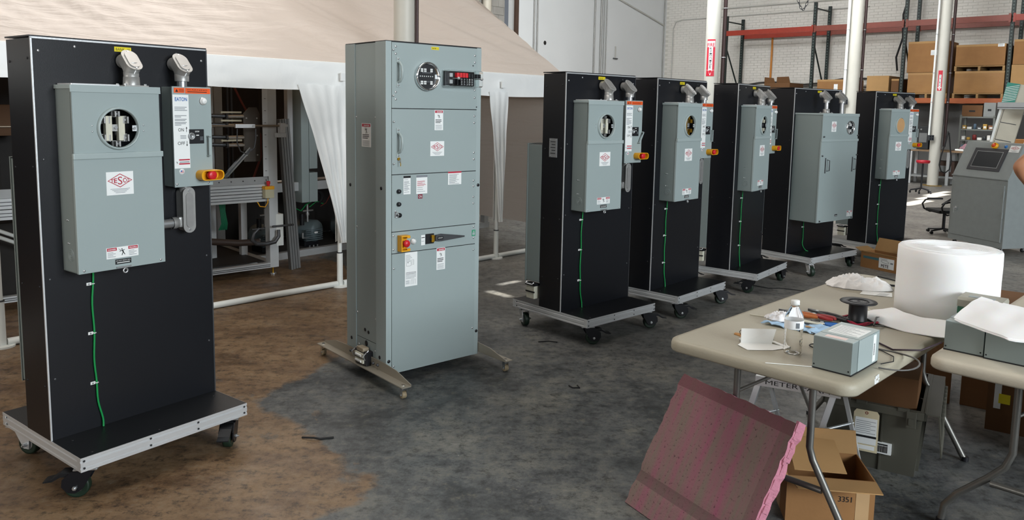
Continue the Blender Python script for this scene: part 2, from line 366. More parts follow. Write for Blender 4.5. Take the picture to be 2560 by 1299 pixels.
# steel columns
COLM = mat('white_painted_steel', '#bdbbb2', .45, 0, .05, 2.5, .05, 9)
RUST = mat('rust_spots', '#8a6f3a', .8, 0, .3, 12)
def column(x, y, r, label, sign=None, name='steel_column'):
    t = thing(name, label, 'column', (x, y, 0))
    b = MB(); b.cyl((0, 0, .02), (0, 0, ZC), r, COLM, n=32); b.build('shaft', t)
    b = MB(); b.box(-r*1.25, -r*1.25, 0, r*1.25, r*1.25, .02, RUST); b.build('base_plate', t)
    return t
def pipe_on(t, dx, dy, r, m, z0=.1, name='conduit'):
    b = MB(); b.cyl((dx, dy, z0), (dx, dy, ZC), r, m, n=12); o = b.build(name, t)
    b = MB(); d = Vector((dx, dy, 0)).normalized()
    for z in (1.9, 2.55, 3.4, 4.3):
        if z > z0: b.tube([(dx+(r+.006)*math.cos(a*PI/6), dy+(r+.006)*math.sin(a*PI/6), z) for a in range(12)], .006, STEEL, 6, True)
    b.build('pipe_clamp', o); return o
DP = mat('dark_brown_pipe', '#3a2b2a', .4, .3, .1)
c1 = column(-.985, 7.0, .095, 'white round steel column with a black pipe, rising in front of the tent roof'); pipe_on(c1, .115, -.03, .016, DP)
c2 = column(3.50, 13.9, .125, 'white steel column carrying the long red FIRE EXTINGUISHER arrow sign'); pipe_on(c2, .19, -.03, .035, DP)
c3 = column(7.36, 17.0, .135, 'white steel column with a four-gang outlet box, left of the last black stand'); pipe_on(c3, -.19, -.05, .03, WP); pipe_on(c3, .17, -.04, .03, DP)
c4 = column(9.60, 17.6, .115, 'white steel column with rusty foot and small red sign, left of the console'); pipe_on(c4, -.19, -.05, .022, WP, 1.1); pipe_on(c4, .19, -.02, .03, DP, .9)
def extinguisher_sign(t, r, z0, z1, az, wd, big=True):
    """curved sign wrapped on the column"""
    b = MB(); n = 8; a0 = az-wd/2; rr = r+.003
    def P(u, z, k=0): a = a0+wd*u; return ((rr+k)*math.cos(a), (rr+k)*math.sin(a), z)
    def strip(u0, u1, za, zb, m, k):
        vs = []; nn = 6
        for i in range(nn+1):
            u = u0+(u1-u0)*i/nn; vs += [P(u, za, k), P(u, zb, k)]
        b.add(vs, [(2*i, 2*i+2, 2*i+3, 2*i+1) for i in range(nn)], m)
    Rr = mat('sign_red', '#c01f36', .45, 0, .02); Ww = WHITE
    strip(0, 1, z0, z1, Rr, 0); H_ = z1-z0
    if big: strip(0.04, .96, z0+.79*H_, z0+.955*H_, Ww, .001)
    def ltr(s, z, h, m, w):
        vs, fs, a, b_, c, d = text_mesh(s, True)
        b.add([P(.5+(x-(a+b_)/2)/(b_-a)*w, z+(y-c)/(d-c)*h, .003) for x, y, _ in vs], fs, m)
    if big: ltr('FIRE', z0+.80*H_, .10*H_, Rr, .86)
    strip(.26, .74, z0+.16*H_, z0+.79*H_, Ww, .001)
    vs = [P(.02, z0+.17*H_, .001), P(.26, z0+.17*H_, .001), P(.74, z0+.17*H_, .001), P(.98, z0+.17*H_, .001), P(.5, z0+.02*H_, .001)]
    b.add(vs, [(0, 1, 4), (1, 2, 4), (2, 3, 4)], Ww)
    for i, ch in enumerate('EXTINGUISHER'): ltr(ch, z0+(.735-i*.048)*H_, .036*H_, INK, .26)
    b.build('fire_extinguisher_sign', t)
extinguisher_sign(c2, .125, 2.215, 2.855, R(-115), 1.15)
extinguisher_sign(c4, .115, 2.15, 2.6, R(-125), .75, False)
for t, dx, z in ((c3, -.2, 1.86), (c4, -.19, 1.1)):
    b = MB(); b.box(dx-.06, -.16, z-.06, dx+.06, -.08, z+.06, DSTEEL, .006)
    for i in (-.028, .028):
        for j in (-.028, .028): b.box(dx+i-.014, -.166, z+j-.018, dx+i+.014, -.159, z+j+.018, BP)
    b.build('outlet_box', t)
b = MB(); b.tube([(9.70, 17.3, 1.25), (9.66, 17.3, 1.0), (9.58, 17.3, .7), (9.56, 17.3, .5), (9.61, 17.3, .36), (9.70, 17.3, .32), (9.79, 17.3, .40), (9.82, 17.3, .6), (9.77, 17.3, .9), (9.72, 17.3, 1.22)], .014, RUB)
tag(b.build('air_hose'), 'black hose looped down beside the rusty-footed column', 'hose')

# ------------------------------------------------------------------ pallet racks
def upright(x, label, zt):
    t = thing('rack_upright', label, 'rack frame', rk(x, 0), RA, 'dark green pallet rack uprights')
    for y in (0, 1.0):
        b = MB(); b.box(-.04, y, 0, .04, y+.07, zt, RKG)
        z = 2.1
        while z < zt-.1: b.box(-.014, y-.002, z, .014, y, z+.03, mat('slot_light', '#55605b', .6)); z += .075
        b.build('post', t)
    b = MB()
    for z0, y0, y1, z1 in ((.3, .06, 1.0, 1.1), (1.1, 1.0, .06, 1.9), (2.0, .06, 1.0, 2.05), (2.15, 1.0, .06, 3.45), (zt-.15, .06, 1.0, zt-.15)):
        b.tube([(0, y0, z0), (0, y1, z1)], .022, RKG, 6)
    b.build('brace', t)
for x, l, zt in ((-5.75, 'rack upright right behind the column with the FIRE sign', 4.35), (-3.17, 'rack upright with a chain hanging over its top', 4.55), (-.88, 'rack upright left of the stacked cartons', 5.0), (1.40, 'rack upright between the shrink-wrapped cartons and the frame edge cartons', 5.2), (4.0, 'rack upright at the right end, outside the picture', 5.2)): upright(x, l, zt)
def beam(x0, x1, z, m, label, y=-.056, h=.14):
    b = MB(); b.box(0, 0, z-h, x1-x0, .05, z, m); b.box(0, .01, z-h*.75, x1-x0, -.004, z-h*.3, m)
    for x in (0, x1-x0-.05): b.box(x, -.008, z-h-.03, x+.05, .0, z+.03, m)
    tag(b.build('rack_beam', loc=rk(x0, y), rz=RA), label, 'beam', 'pallet rack beams')
for (x0, x1, s) in ((-5.8, -3.17, 'leftmost, right of the FIRE sign column'), (-3.15, -.9, 'either side of the outlet box column'), (-.86, 1.38, 'above the stacked cartons'), (1.42, 4.0, 'at the right edge of the picture')):
    om = ORB3 if -3.2 < x0 < 1 else ORB
    beam(x0, x1, 3.92, om, 'red upper front rack beam, '+s)
    beam(x0, x1, 3.92, om, 'red upper rear rack beam, '+s, 1.075)
    beam(x0, x1, 2.02, ORB2, 'orange lower front rack beam, '+s, -.056, .12)
    beam(x0, x1, 2.02, ORB2, 'orange lower rear rack beam, '+s, 1.075, .12)
b = MB(); cp_ = [Vector((-3.78+.64*k/16, -.12, 5.35-1.0*(1-abs(2*k/16-1)**1.6))) for k in range(17)]
for k in range(16):
    p, q = cp_[k], cp_[k+1]; d = (q-p).normalized(); sd = Vector((0, 1, 0)) if k % 2 else d.cross(Vector((0, 1, 0))); L_ = (q-p).length*.62
    b.tube([(p+q)/2+d*(L_*math.cos(a*PI/6))+sd*(.028*math.sin(a*PI/6)) for a in range(12)], .008, DSTEEL, 5, True)
tag(b.build('hanging_chain', loc=rk(0, 0), rz=RA), 'steel chain hanging in a loop over the top of the rack upright', 'chain')
SHW = mat('shrink_wrap_carton', '#9c7448', .22, 0, .10, 4, .35, 9)
def carton(x0, x1, z0, z1, label, m=CARD, y0=.02, d=.9, wrap=False, lab=None, flaps=False, group='cartons on the pallet racks'):
    t = thing('cardboard_carton', label, 'box', rk(x0, y0, z0), RA, group); w = x1-x0; h = z1-z0
    b = MB()
    if flaps:
        b.box(0, 0, 0, w, d, .01, m); b.box(0, 0, 0, w, .012, h, m); b.box(0, d-.012, 0, w, d, h, m); b.box(0, 0, 0, .012, d, h, m); b.box(w-.012, 0, 0, w, d, h, m)
    else: b.box(0, 0, 0, w, d, h, SHW if wrap else m, .012)
    b.build('carton_body', t)
    if flaps:
        for k, (xa, xb) in enumerate(((0, w*.42), (w*.48, w))):
            f = MB(); f.prism([(0, 0), (xb-xa, 0), (xb-xa-.02, .14+.04*k), (.03, .17)], (xa, 0, h), X, (0, -.35, .94), (0, .006, .002), m); f.build('flap', t)
    else:
        f = MB(); f.box(w*.0, -.001, h-.05, w, .002, h-.003, CARDL); f.build('tape_strip', t)
    if lab:
        f = MB(); f.box(w*lab[0], -.004, h*lab[1], w*lab[0]+lab[2], -.001, h*lab[1]+lab[3], WHITE)
        for k in range(3): f.box(w*lab[0]+.01, -.0055, h*lab[1]+.015+k*lab[3]/4, w*lab[0]+lab[2]*.8, -.004, h*lab[1]+.022+k*lab[3]/4, PRT)
        f.build('shipping_label', t)
    return t
def pallet(x0, x1, z, label):
    t = thing('wooden_pallet', label, 'pallet', rk(x0, 0, z), RA, 'pallets under the cartons'); w = x1-x0
    for i in range(5): b = MB(); b.box(0, .02+i*.2, .095, w, .14+i*.2, .115, WOODM); b.build('deck_board', t)
    for i in range(3): b = MB(); b.box(i*(w-.05)/2, .02, .0, i*(w-.05)/2+.05, .95, .095, WOODM); b.build('stringer', t)
pallet(-.76, .16, 2.022, 'wooden pallet on the orange beam under the wrapped carton left of the rusty-footed column')
carton(-.74, .14, 2.14, 2.64, 'shrink-wrapped brown carton on a pallet, left of the rusty-footed column', wrap=True)
carton(-.78, .12, 2.645, 3.40, 'large plain brown carton with white label, on top of a wrapped carton', lab=(.58, .55, .14, .12))
pallet(.28, 1.34, 2.022, 'wooden pallet on the orange beam under the wrapped carton right of the rusty-footed column')
carton(.30, 1.34, 2.14, 2.66, 'shrink-wrapped brown carton on a pallet, right of the rusty-footed column', wrap=True)
pallet(.28, 1.33, 2.665, 'wooden pallet between the two cartons right of the rusty-footed column')
carton(.29, 1.32, 2.785, 3.28, 'brown carton with small white corner label, top of the stack right of the column', lab=(.84, .86, .13, .07))
carton(1.46, 2.5, 2.03, 2.79, 'brown carton at the right edge of the picture, lower of two', m=CARDL)
carton(1.47, 2.5, 2.795, 3.36, 'brown carton at the right edge of the picture, upper of two')
carton(-1.72, -1.18, 2.025, 2.58, 'tan closed carton behind the top of the last black stand', m=CARDL)
carton(-1.12, -.94, 2.025, 2.5, 'narrow brown carton wedged beside the dark rack upright', m=CARDD)
carton(-3.0, -2.1, 2.025, 2.5, 'brown carton with a barcode label, left of the outlet box column', lab=(.5, .15, .1, .28))
carton(-4.5, -3.75, 2.025, 2.42, 'open brown carton with raised flaps above the third and fourth black stands', m=CARDD, flaps=True)
# ------------------------------------------------------------------ caster carts with black meter stands
def danger(b, x, z, w, h, y):
    """wide two-language danger label: picture in the middle"""
    b.box(x, y-.001, z, x+w, y, z+h, WHITE)
    for s in (0, 1):
        xa = x+w*(.02+.66*s); b.box(xa, y-.0014, z+h*.70, xa+w*.30, y-.001, z+h*.97, RED)
        b.text('DANGER' if not s else 'PELIGRO', (xa+w*.15, y-.0014, z+h*.77), X, Z, h*.12, WHITE, w=w*.24, bold=True)
        for k in range(4): b.box(xa+.002, y-.0014, z+h*(.14+.13*k), xa+w*.26-(k % 2)*.01, y-.001, z+h*(.14+.13*k)+h*.04, PRT)
    figure(b, x+w*.5, z+h*.5, h*.4, y-.0014)
def figure(b, cx, cz, s, y):
    """falling person struck by a bolt, the pictogram of the danger labels"""
    def ln(x0, z0, x1, z1, t):
        d = Vector((x1-x0, 0, z1-z0)).normalized(); n = Vector((-d.z, 0, d.x))*t*s/2
        p = [Vector((cx+x0*s, y, cz+z0*s)), Vector((cx+x1*s, y, cz+z1*s))]
        b.add([p[0]-n, p[1]-n, p[1]+n, p[0]+n], [(0, 1, 2, 3)], INK)
    ln(-.1, .5, .15, 0, .28); ln(.15, 0, .5, -.6, .16); ln(.1, 0, -.2, -.7, .16); ln(-.05, .4, .5, .5, .12); ln(-.1, .4, -.7, .2, .12)
    b.lathe([(.16*s, 0), (.001, .0002)], (cx-.15*s, y, cz+.72*s), (0, -1, 0), INK, 10); ln(-.9, .9, -.45, .35, .07); ln(-.6, .5, -.3, .6, .07)
def vdanger(b, x, z, w, h, y):
    b.box(x, y-.001, z, x+w, y, z+h, WHITE); b.box(x+w*.05, y-.0014, z+h*.86, x+w*.95, y-.001, z+h*.98, RED)
    b.text('DANGER', (x+w*.55, y-.0014, z+h*.885), X, Z, h*.06, WHITE, w=w*.62, bold=True); figure(b, x+w*.5, z+h*.68, w*.22, y-.0014)
    for k in range(3): b.box(x+w*.1, y-.0014, z+h*(.36+.07*k), x+w*(.8-.12*(k == 0)), y-.001, z+h*(.36+.07*k)+h*.03, INK)
    for k in range(5): b.box(x+w*.1, y-.0014, z+h*(.05+.05*k), x+w*.85, y-.001, z+h*(.05+.05*k)+h*.015, PRT)
def logo(b, x, z, w, h, y):
    """white square sticker: red diamond with the letters TESCO"""
    b.box(x, y-.001, z, x+w, y, z+h, WHITE); cx, cz = x+w/2, z+h*.62; a, c = w*.46, h*.30; t = .06
    O = [(a, 0), (0, c), (-a, 0), (0, -c)]; I = [(px*(1-t*1.6), pz*(1-t*2)) for px, pz in O]
    vs = [(cx+p, y-.0014, cz+q) for p, q in O+I]; b.add(vs, [(i, (i+1) % 4, 4+(i+1) % 4, 4+i)[::-1] for i in range(4)], RED)
    for ch, dx, s in (('T', -.29, .26), ('E', -.165, .36), ('S', 0, .62), ('C', .165, .36), ('O', .285, .24)):
        hh = h*s*.55; b.text(ch, (cx+dx*w*1.0, y-.0014, cz-hh/2), X, Z, hh, RED, w=w*(.115 if ch != 'S' else .165), bold=ch != 'S')
    for k in range(4): b.box(cx-w*(.36-.06*k), y-.0014, z+h*(.25-.055*k), cx+w*(.36-.06*k), y-.001, z+h*(.25-.055*k)+h*.018, PRT)
CAST_ME = {}
def caster(parent, x, y, rz, brake=True, alu=False):
    """100 mm caster: local -y is the trailing side"""
    t = bpy.data.objects.new('caster', None); COL.objects.link(t); t.parent = parent; t.location = (x, y, 0); t.rotation_euler = (0, 0, rz)
    def part(nm, f, k):
        if k not in CAST_ME:
            b = MB(); f(b); o = b.build(nm, t); CAST_ME[k] = o.data
        else: link(nm, CAST_ME[k], t)
    def wheel(b):
        b.lathe([(.020, -.016), (.040, -.018), (.047, -.018), (.0495, -.012), (.0498, 0), (.0495, .012), (.047, .018), (.040, .018), (.020, .016)], (0, -.045, .0498), X, GRN, 28)
        b.lathe([(.001, -.0165), (.012, -.0185), (.039, -.015), (.039, .015), (.012, .0185), (.001, .0165)], (0, -.045, .0498), X, ALUD if alu else DSTEEL, 24)
    def fork(b):
        sm = ALU if alu else BLK2
        prof = [(.024, .122), (-.045, .122), (-.066, .085), (-.060, .030), (-.032, .030), (-.004, .075)]
        for sx in (-1, 1): b.prism([(p, q) for p, q in prof], (sx*.024-.002, 0, 0), Y, Z, (.004, 0, 0), sm)
        b.box(-.026, -.05, .116, .026, .022, .122, sm); b.cyl((0, 0, .118), (0, 0, .128), .03, STEEL, n=20); b.box(-.045, -.045, .126, .045, .045, .1305, STEEL)
    def bolt(b):
        b.cyl((-.03, -.045, .0498), (.03, -.045, .0498), .004, STEEL, n=8)
        for sx in (-1, 1): b.cyl((sx*.026, -.045, .0498), (sx*.040, -.045, .0498), .009, STEEL, n=6, sm=False); b.cyl((sx*.040, -.045, .0498), (sx*.048, -.045, .0498), .004, STEEL, n=8)
    def pedal(b):
        b.box(-.027, -.10, .094, .027, -.03, .112, BLK2, .003)
        b.prism([(-.10, .108), (-.135, .085), (-.165, .078), (-.165, .073), (-.132, .076), (-.10, .094)], (-.026, 0, 0), Y, Z, (.052, 0, 0), BLK2)
        for sx in (-1, 1): b.prism([(.02, .120), (-.055, .118), (-.092, .085), (-.095, .055), (-.075, .032), (-.045, .026), (-.015, .045), (.012, .09)], (sx*.031-.003, 0, 0), Y, Z, (.006, 0, 0), BLK)
    part('wheel', wheel, ('w', alu)); part('fork', fork, ('f', alu)); part('axle_bolt', bolt, 'b')
    if brake: part('brake_pedal', pedal, 'p')
def rail_profile(h, d):
    return [(0, 0), (0, h*.16), (.004, h*.20), (.004, h*.30), (0, h*.34), (0, h*.64), (.004, h*.68), (.004, h*.78), (0, h*.84), (0, h), (d, h), (d, 0)]
def socket(par, b_, cx, cz, r, y, kind):
    """round meter socket with what is seen in it"""
    g = MB(); g.lathe([(r*.95, .005), (r*.955, -.012), (r*1.0, -.016), (r*1.06, -.010), (r*1.08, .0), (r*1.08, .004)], (cx, y, cz), (0, 1, 0), GRAY2 if kind != 'dark' else CHROME, 36); g.build('socket_ring', par)
    if kind == 'covered':
        g = MB(); g.cyl((cx, y-.010, cz), (cx, y-.004, cz), r*.94, TAN, n=36); g.build('tan_cover_disc', par); return
    g = MB(); g.lathe([(r*1.05, 0), (r*1.05, .075), (.001, .075)], (cx, y+.004, cz), (0, 1, 0), BP, 28); g.build('socket_well', par)
    JM = {'cream': CER, 'yellow': BRASS, 'side': BP, 'dark': BP}[kind]
    g = MB()
    if kind in ('cream', 'yellow'):
        xs_ = (-.44, .20) if kind == 'cream' else (-.50,)
        for q in xs_: g.box(cx+q*r-.012, y+.006, cz-r*.62, cx+q*r+.014, y+.03, cz+r*.62, JM, .003)
        g.box(cx-.3*r, y+.018, cz-.012, cx+.3*r, y+.026, cz+.016, CAST); g.cyl((cx-.05*r, y+.01, cz+.004), (cx-.05*r, y+.02, cz+.004), .007, STEEL, n=10)
    else:
        g.box(cx-.8*r, y+.02, cz-r*.16, cx+.8*r, y+.03, cz+r*.16, DSTEEL)
    g.build('terminal_block', par)
    for sx, sz in ((-.52, .42), (.42, .42), (-.52, -.48), (.42, -.48), (0, .72), (0, -.78)):
        if kind == 'side' and sx < 0: continue
        g = MB(); jx, jz = cx+sx*r, cz+sz*r; sc = .8 if abs(sz) > .7 else 1
        jm = {'cream': CASTL, 'yellow': BRASS, 'side': CER, 'dark': WPLA}[kind]
        for d in (-.009, .009): g.box(jx+d*sc-.003, y+.004, jz-.014*sc, jx+d*sc+.003, y+.034, jz+.014*sc, jm, .001)
        g.box(jx-.015*sc, y+.03, jz-.016*sc, jx+.015*sc, y+.045, jz+.016*sc, CAST); g.cyl((jx, y+.012, jz), (jx, y+.03, jz), .004, STEEL, n=8); g.build('meter_jaw', par)
    g = MB(); g.box(cx+.72*r, y+.002, cz-.012, cx+.97*r, y+.005, cz+.012, ALU); g.cyl((cx+.8*r, y-.004, cz), (cx+.8*r, y+.003, cz), .006, STEEL, n=10); g.build('ring_tab', par)
def conduit_elbow(par, x, y, z0, z1, base=True):
    t = MB()
    t.cyl((x, y, z0), (x, y, z1-.07), .021, STEEL, n=20); c = t.build('conduit_elbow', par)
    g = MB()
    g.lathe([(.030, 0), (.031, .03), (.026, .032)], (x, y, z1-.095), Z, CAST, 20)
    g.lathe([(.027, -.02), (.032, 0), (.032, .03)], (x, y, z1-.055), Z, CAST, 22)
    yb = y+.07
    g.cyl((x, y+.01, z1-.018), (x, yb-.004, z1-.018), .030, CAST, n=22)
    # oblique oval housing under the cover
    n = Vector((0, -1, 1)).normalized(); v = Vector((0, 1, 1)).normalized(); o = Vector((x, y-.008, z1-.016))
    ov = rrect(.062, .112, .031, 6); g.prism(ov, o-n*.04, X, v, n*.04, CAST, True); g.build('elbow_body', c)
    g = MB(); g.prism(rrect(.068, .118, .034, 7), o, X, v, n*.004, CAST); g.prism(rrect(.044, .092, .022, 7), o+n*.004, X, v, n*.004, CASTL)
    for s in (-.05, .05): g.cyl(o+v*s, o+v*s+n*.007, .004, STEEL, n=8)
    g.build('elbow_cover', c)
    if base:
        g = MB(); g.box(x-.052, y-.045, z0-.002, x+.052, y+.045, z0+.006, CAST, .003); g.lathe([(.034, 0), (.032, .035), (.028, .036)], (x, y, z0+.006), Z, CAST, 20)
        for i in (-1, 1):
            for j in (-1, 1): g.cyl((x+i*.042, y+j*.034, z0+.006), (x+i*.042, y+j*.034, z0+.012), .006, STEEL, n=6, sm=False)
        g.build('hub_plate', c)
def estop(b, par, x, y, z, m=None):
    t = MB(); q = rrect(.062+.052, .046, .020, 5)
    inner = [(u*.90, v*.84) for u, v in q]; n = len(q); O = Vector((x, y, z))
    for P_ in (1,):
        vs = [O+Vector((u, 0, v)) for u, v in q]+[O+Vector((u, -.05, v)) for u, v in q]+[O+Vector((u, -.05, v)) for u, v in inner]+[O+Vector((u, -.012, v)) for u, v in inner]
        fs = []
        for i in range(n):
            j = (i+1) % n
            if q[i][1] < -.02 and abs(q[i][0]) < .03: pass
            for k in range(3): fs.append((k*n+i, (k+1)*n+i, (k+1)*n+j, k*n+j))
        fs.append(tuple(range(3*n, 4*n))[::-1]); t.add(vs, fs, YEL)
    s = t.build('stop_button_shroud', par)
    g = MB(); g.lathe([(.011, 0), (.011, .018), (.020, .020), (.0215, .028), (.0205, .036), (.016, .039), (.001, .0395)], (x, y-.012, z), (0, -1, 0), REDB, 24); g.build('stop_button', s)
def meter_stand(loc, yaw, label, bank, sock, W=.756, fo=.258, td=.228, D=.75, casters=((200, 1, 0),)*4, rx=0.0, conn=True, handle=0, clips=True, id_plate=False, big=False, group='black wheeled meter test stands'):
    T = thing('meter_test_stand', label, 'test stand', (loc[0], loc[1], 0), yaw, group)
    zd, fh, Ht = .19, .058, 1.85; yb = fo+td
    # aluminium frame and black deck
    f = []
    for nm, O, U, L_ in (('frame_rail', (.0, 0, zd-fh), Y, (W, 0, 0)), ('frame_rail', (0, D, zd-fh), (0, -1, 0), (W, 0, 0)), ('frame_rail', (0, .03, zd-fh), X, (0, D-.06, 0)), ('frame_rail', (W, .03, zd-fh), (-1, 0, 0), (0, D-.06, 0))):
        b = MB(); b.prism(rail_profile(fh, .03), O, U, Z, L_, ALU); f.append(b.build(nm, T))
    for x in (.014, W*.38, W*.67, W-.014):
        for z in (zd-.014, zd-.044): screw(f[0], x, 0, z, (0, -1, 0), .0045, INK, 'frame_bolt', .0015)
    for z in (zd-.014, zd-.044): screw(f[2], 0, D-.045, z, (-1, 0, 0), .0045, INK, 'frame_bolt', .0015)
    b = MB(); b.box(.002, .002, zd-.004, W-.002, D-.002, zd+.001, BLK2); dk = b.build('deck_panel', T)
    for x, y in ((.06, .03), (.06, .2), (W*.45, .03), (W*.8, .03), (W-.05, .2)): screw(dk, x, y, zd+.001, Z, .006, BP, h=.002)
    for (x, y), (rz, br, al) in zip(((.055, .055), (W-.055, .055), (.055, D-.055), (W-.055, D-.055)), casters): caster(T, x, y, R(rz)-yaw, br, al)
    # tower
    b = MB(); b.box(.003, fo, zd, W-.003, fo+.006, Ht-.012, BLK); fp = b.build('front_panel', T)
    b = MB(); b.box(.003, yb-.006, zd, W-.003, yb, Ht-.012, BLK); b.build('rear_panel', T)
    sp = []
    for x in (0, W-.006):
        b = MB(); b.box(x, fo+.004, zd, x+.006, yb-.004, Ht-.012, BLK); sp.append(b.build('side_panel', T))
    b = MB(); b.box(-.002, fo+.005, Ht-.006, W+.002, yb+.003, Ht, BLK); b.build('top_panel', T)
    b = MB(); b.box(0, fo-.002, zd, .006, fo+.004, Ht-.008, ALU); b.box(0, fo-.002, Ht-.013, W, fo+.006, Ht-.006, ALU); b.box(W-.006, fo-.002, zd, W, fo+.004, Ht-.008, DSTEEL); b.build('corner_trim', T)
    for z in (Ht-.06, 1.36, .87, .45):
        for x in (.028, W-.028): screw(fp, x, fo, z, (0, -1, 0), .0055, STEEL if z > 1.7 else DSTEEL)
        screw(sp[0], 0, fo+.03, z-.03, (-1, 0, 0), .005, BP); screw(sp[0], 0, yb-.03, z-.04, (-1, 0, 0), .005, BP)
    screw(fp, W*.22, fo, Ht-.035, (0, -1, 0), .0055); screw(fp, W*.8, fo, Ht-.035, (0, -1, 0), .0055, DSTEEL)
    b = MB(); xs0 = .327 if not big else W*.47; b.box(xs0, fo-.001, Ht-.043, xs0+.072, fo, Ht-.023, YLB)
    if bank: b.text(bank, (xs0+.036, fo-.001, Ht-.039), X, Z, .0115, INK, w=.060)
    b.build('bank_tape', T)
    if id_plate:
        b = MB(); b.box(-.004, .325, 1.265, 0, .40, 1.395, ALUD)
        for k in range(5): b.box(-.0055, .34, 1.29+.02*k, -.004, .385-.01*(k % 2), 1.296+.02*k, DSTEEL)
        for yy in (.335, .39):
            for zz in (1.275, 1.385): b.cyl((-.004, yy, zz), (-.007, yy, zz), .004, STEEL, n=8)
        b.build('rating_plate', T)
    # rear cabinet with its power connector
    b = MB(); b.box(rx, yb+.002, .36, .32, yb+.145, 1.345, GRAYD, .004); b.box(rx-.004, yb+.138, .355, .324, yb+.148, 1.352, GRAYD); b.box(rx+.002, yb+.003, 1.338, .318, yb+.14, 1.347, INK); rc = b.build('rear_enclosure', T)
    if conn: b = MB(); b.box(-.035, yb+.01, .335, .02, yb+.11, .35, BP); b.box(-.03, yb+.02, .24, .03, yb+.10, .34, CER, .004); b.box(-.034, yb+.015, .285, -.028, yb+.105, .295, BP); b.tube([(-.035, yb+.02, .36), (-.05, yb+.02, .35), (-.05, yb+.09, .35), (-.035, yb+.09, .36)], .004, STEEL, 6); b.build('power_connector', rc)
    if big: x0, x1, z0, z1, d, zs = .028, .693, .535, 1.598, .30, 1.345
    else: x0, x1, z0, z1, d, zs = .082, .44, .902, 1.655, .14, 1.382
    yf = fo-d
    # meter enclosure
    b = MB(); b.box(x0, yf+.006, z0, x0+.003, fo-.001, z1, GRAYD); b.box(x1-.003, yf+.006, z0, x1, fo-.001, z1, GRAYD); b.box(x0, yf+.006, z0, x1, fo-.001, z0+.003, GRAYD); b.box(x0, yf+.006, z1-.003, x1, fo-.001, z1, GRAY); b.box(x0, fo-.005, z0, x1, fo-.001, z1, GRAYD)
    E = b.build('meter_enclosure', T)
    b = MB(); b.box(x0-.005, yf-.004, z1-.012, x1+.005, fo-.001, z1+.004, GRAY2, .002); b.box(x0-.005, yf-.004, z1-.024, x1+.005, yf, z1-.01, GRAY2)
    if not big: b.box(x0+.006, yf+.01, z1+.003, x1*.55+x0*.45, fo-.01, z1+.010, ALU, .002)
    b.build('top_cap', E)
    if big: cx, cz, r = .53, z1-.135, .066
    else: cx, cz, r = .262, 1.486, .082
    b = MB(); b.plate_hole(x0, zs, x1, z1-.012, cx, cz, r, yf, GRAY); b.box(x0, yf, zs, x0+.002, yf+.012, z1-.014, GRAY); b.box(x1-.002, yf, zs, x1, yf+.012, z1-.014, GRAY); b.build('socket_cover', E)
    b = MB(); b.box(x0-.003, yf-.002, z0, x1+.003, yf+.012, zs-.012, GRAY, .0015); b.build('lower_cover', E)
    b = MB(); b.box(x0-.006, yf-.010, zs-.018, x1+.006, yf+.006, zs+.006, GRAY2, .004); b.build('cover_lip', E)
    socket(E, None, cx, cz, r, yf, sock)
    if not big:
        for sx in (-1, 1):
            for dz in (-.012, .012): screw(E, cx+sx*r*1.28, yf, cz+dz, (0, -1, 0), .003, STEEL, 'rivet', .002)
        b = MB(); logo(b, .202, 1.212, .112, .096, yf-.002); b.build('logo_sticker', E)
        b = MB(); danger(b, .190, .948, .134, .046, yf-.002); b.build('danger_sticker', E)
        b = MB(); b.box(.225, yf-.003, .921, .292, yf-.002, .942, INK)
        for k, tx in enumerate(('DO NOT BREAK SEAL', 'RETURN TO OWNER')[:1]): b.text('DO NOT BREAK SEAL', (.2585, yf-.003, .934), X, Z, .004, WHITE, w=.06)
        b.box(.232, yf-.0034, .926, .285, yf-.003, .929, WHITE); b.build('seal_sticker', E)
        b = MB(); b.box(.228, yf-.012, .906, .288, yf-.001, .912, STEEL); b.lathe([(.006, -.002), (.012, -.002), (.012, .002), (.006, .002), (.006, -.002)], (.262, yf-.012, .893), (0, -1, 0), STEEL, 14); b.build('seal_hasp', E)
        b = MB()
        for rr in (.026, .018, .010): b.lathe([(rr, 0), (rr-.001, .0015), (rr-.003, .0015), (rr-.004, 0)], (x0-.003+.003, fo-.075, .972), (-1, 0, 0), GRAYD, 24)
        b.build('knockout', E)
        for z in (1.115, 1.02): screw(E, x0, fo-.055, z, (-1, 0, 0), .004, STEEL, 'rivet'); screw(E, x0, fo-.068, z, (-1, 0, 0), .003, STEEL, 'rivet')
        screw(E, x0+.018, yf-.002, z0+.012, (0, -1, 0), .005); screw(E, x1-.018, yf-.002, z0+.012, (0, -1, 0), .005)
        conduit_elbow(T, .357, fo-.075, z1+.004, 1.785)
        # fused disconnect to its right
        a0, a1, c0, c1_, yd = .528, .712, 1.220, 1.665, fo-.094
        b = MB(); b.box(a0, yd+.010, c0, a1, fo-.001, c1_, GRAYD, .002); Dn = b.build('disconnect_switch', T)
        b = MB(); b.box(a0-.002, yd, c0-.002, a1+.002, yd+.012, c1_+.002, GRAY, .003); b.build('switch_door', Dn)
        b = MB()
        b.box(a0+.006, yd-.001, c1_-.026, a0+.056, yd, c1_-.004, ORL); b.box(a0+.060, yd-.001, c1_-.028, a1-.002, yd, c1_-.004, ORL)
        b.add([(a0+.012, yd-.0014, c1_-.022), (a0+.026, yd-.0014, c1_-.022), (a0+.019, yd-.0014, c1_-.009)], [(0, 1, 2)], INK)
        for k in range(3): b.box(a0+.03, yd-.0014, c1_-.021+k*.005, a0+.053, yd-.001, c1_-.0195+k*.005, INK)
        b.text('WARNING', (a0+.117, yd-.0014, c1_-.014), X, Z, .005, INK, w=.10); b.box(a0+.07, yd-.0014, c1_-.022, a0+.165, yd-.001, c1_-.019, INK); b.build('orange_warning_sticker', Dn)
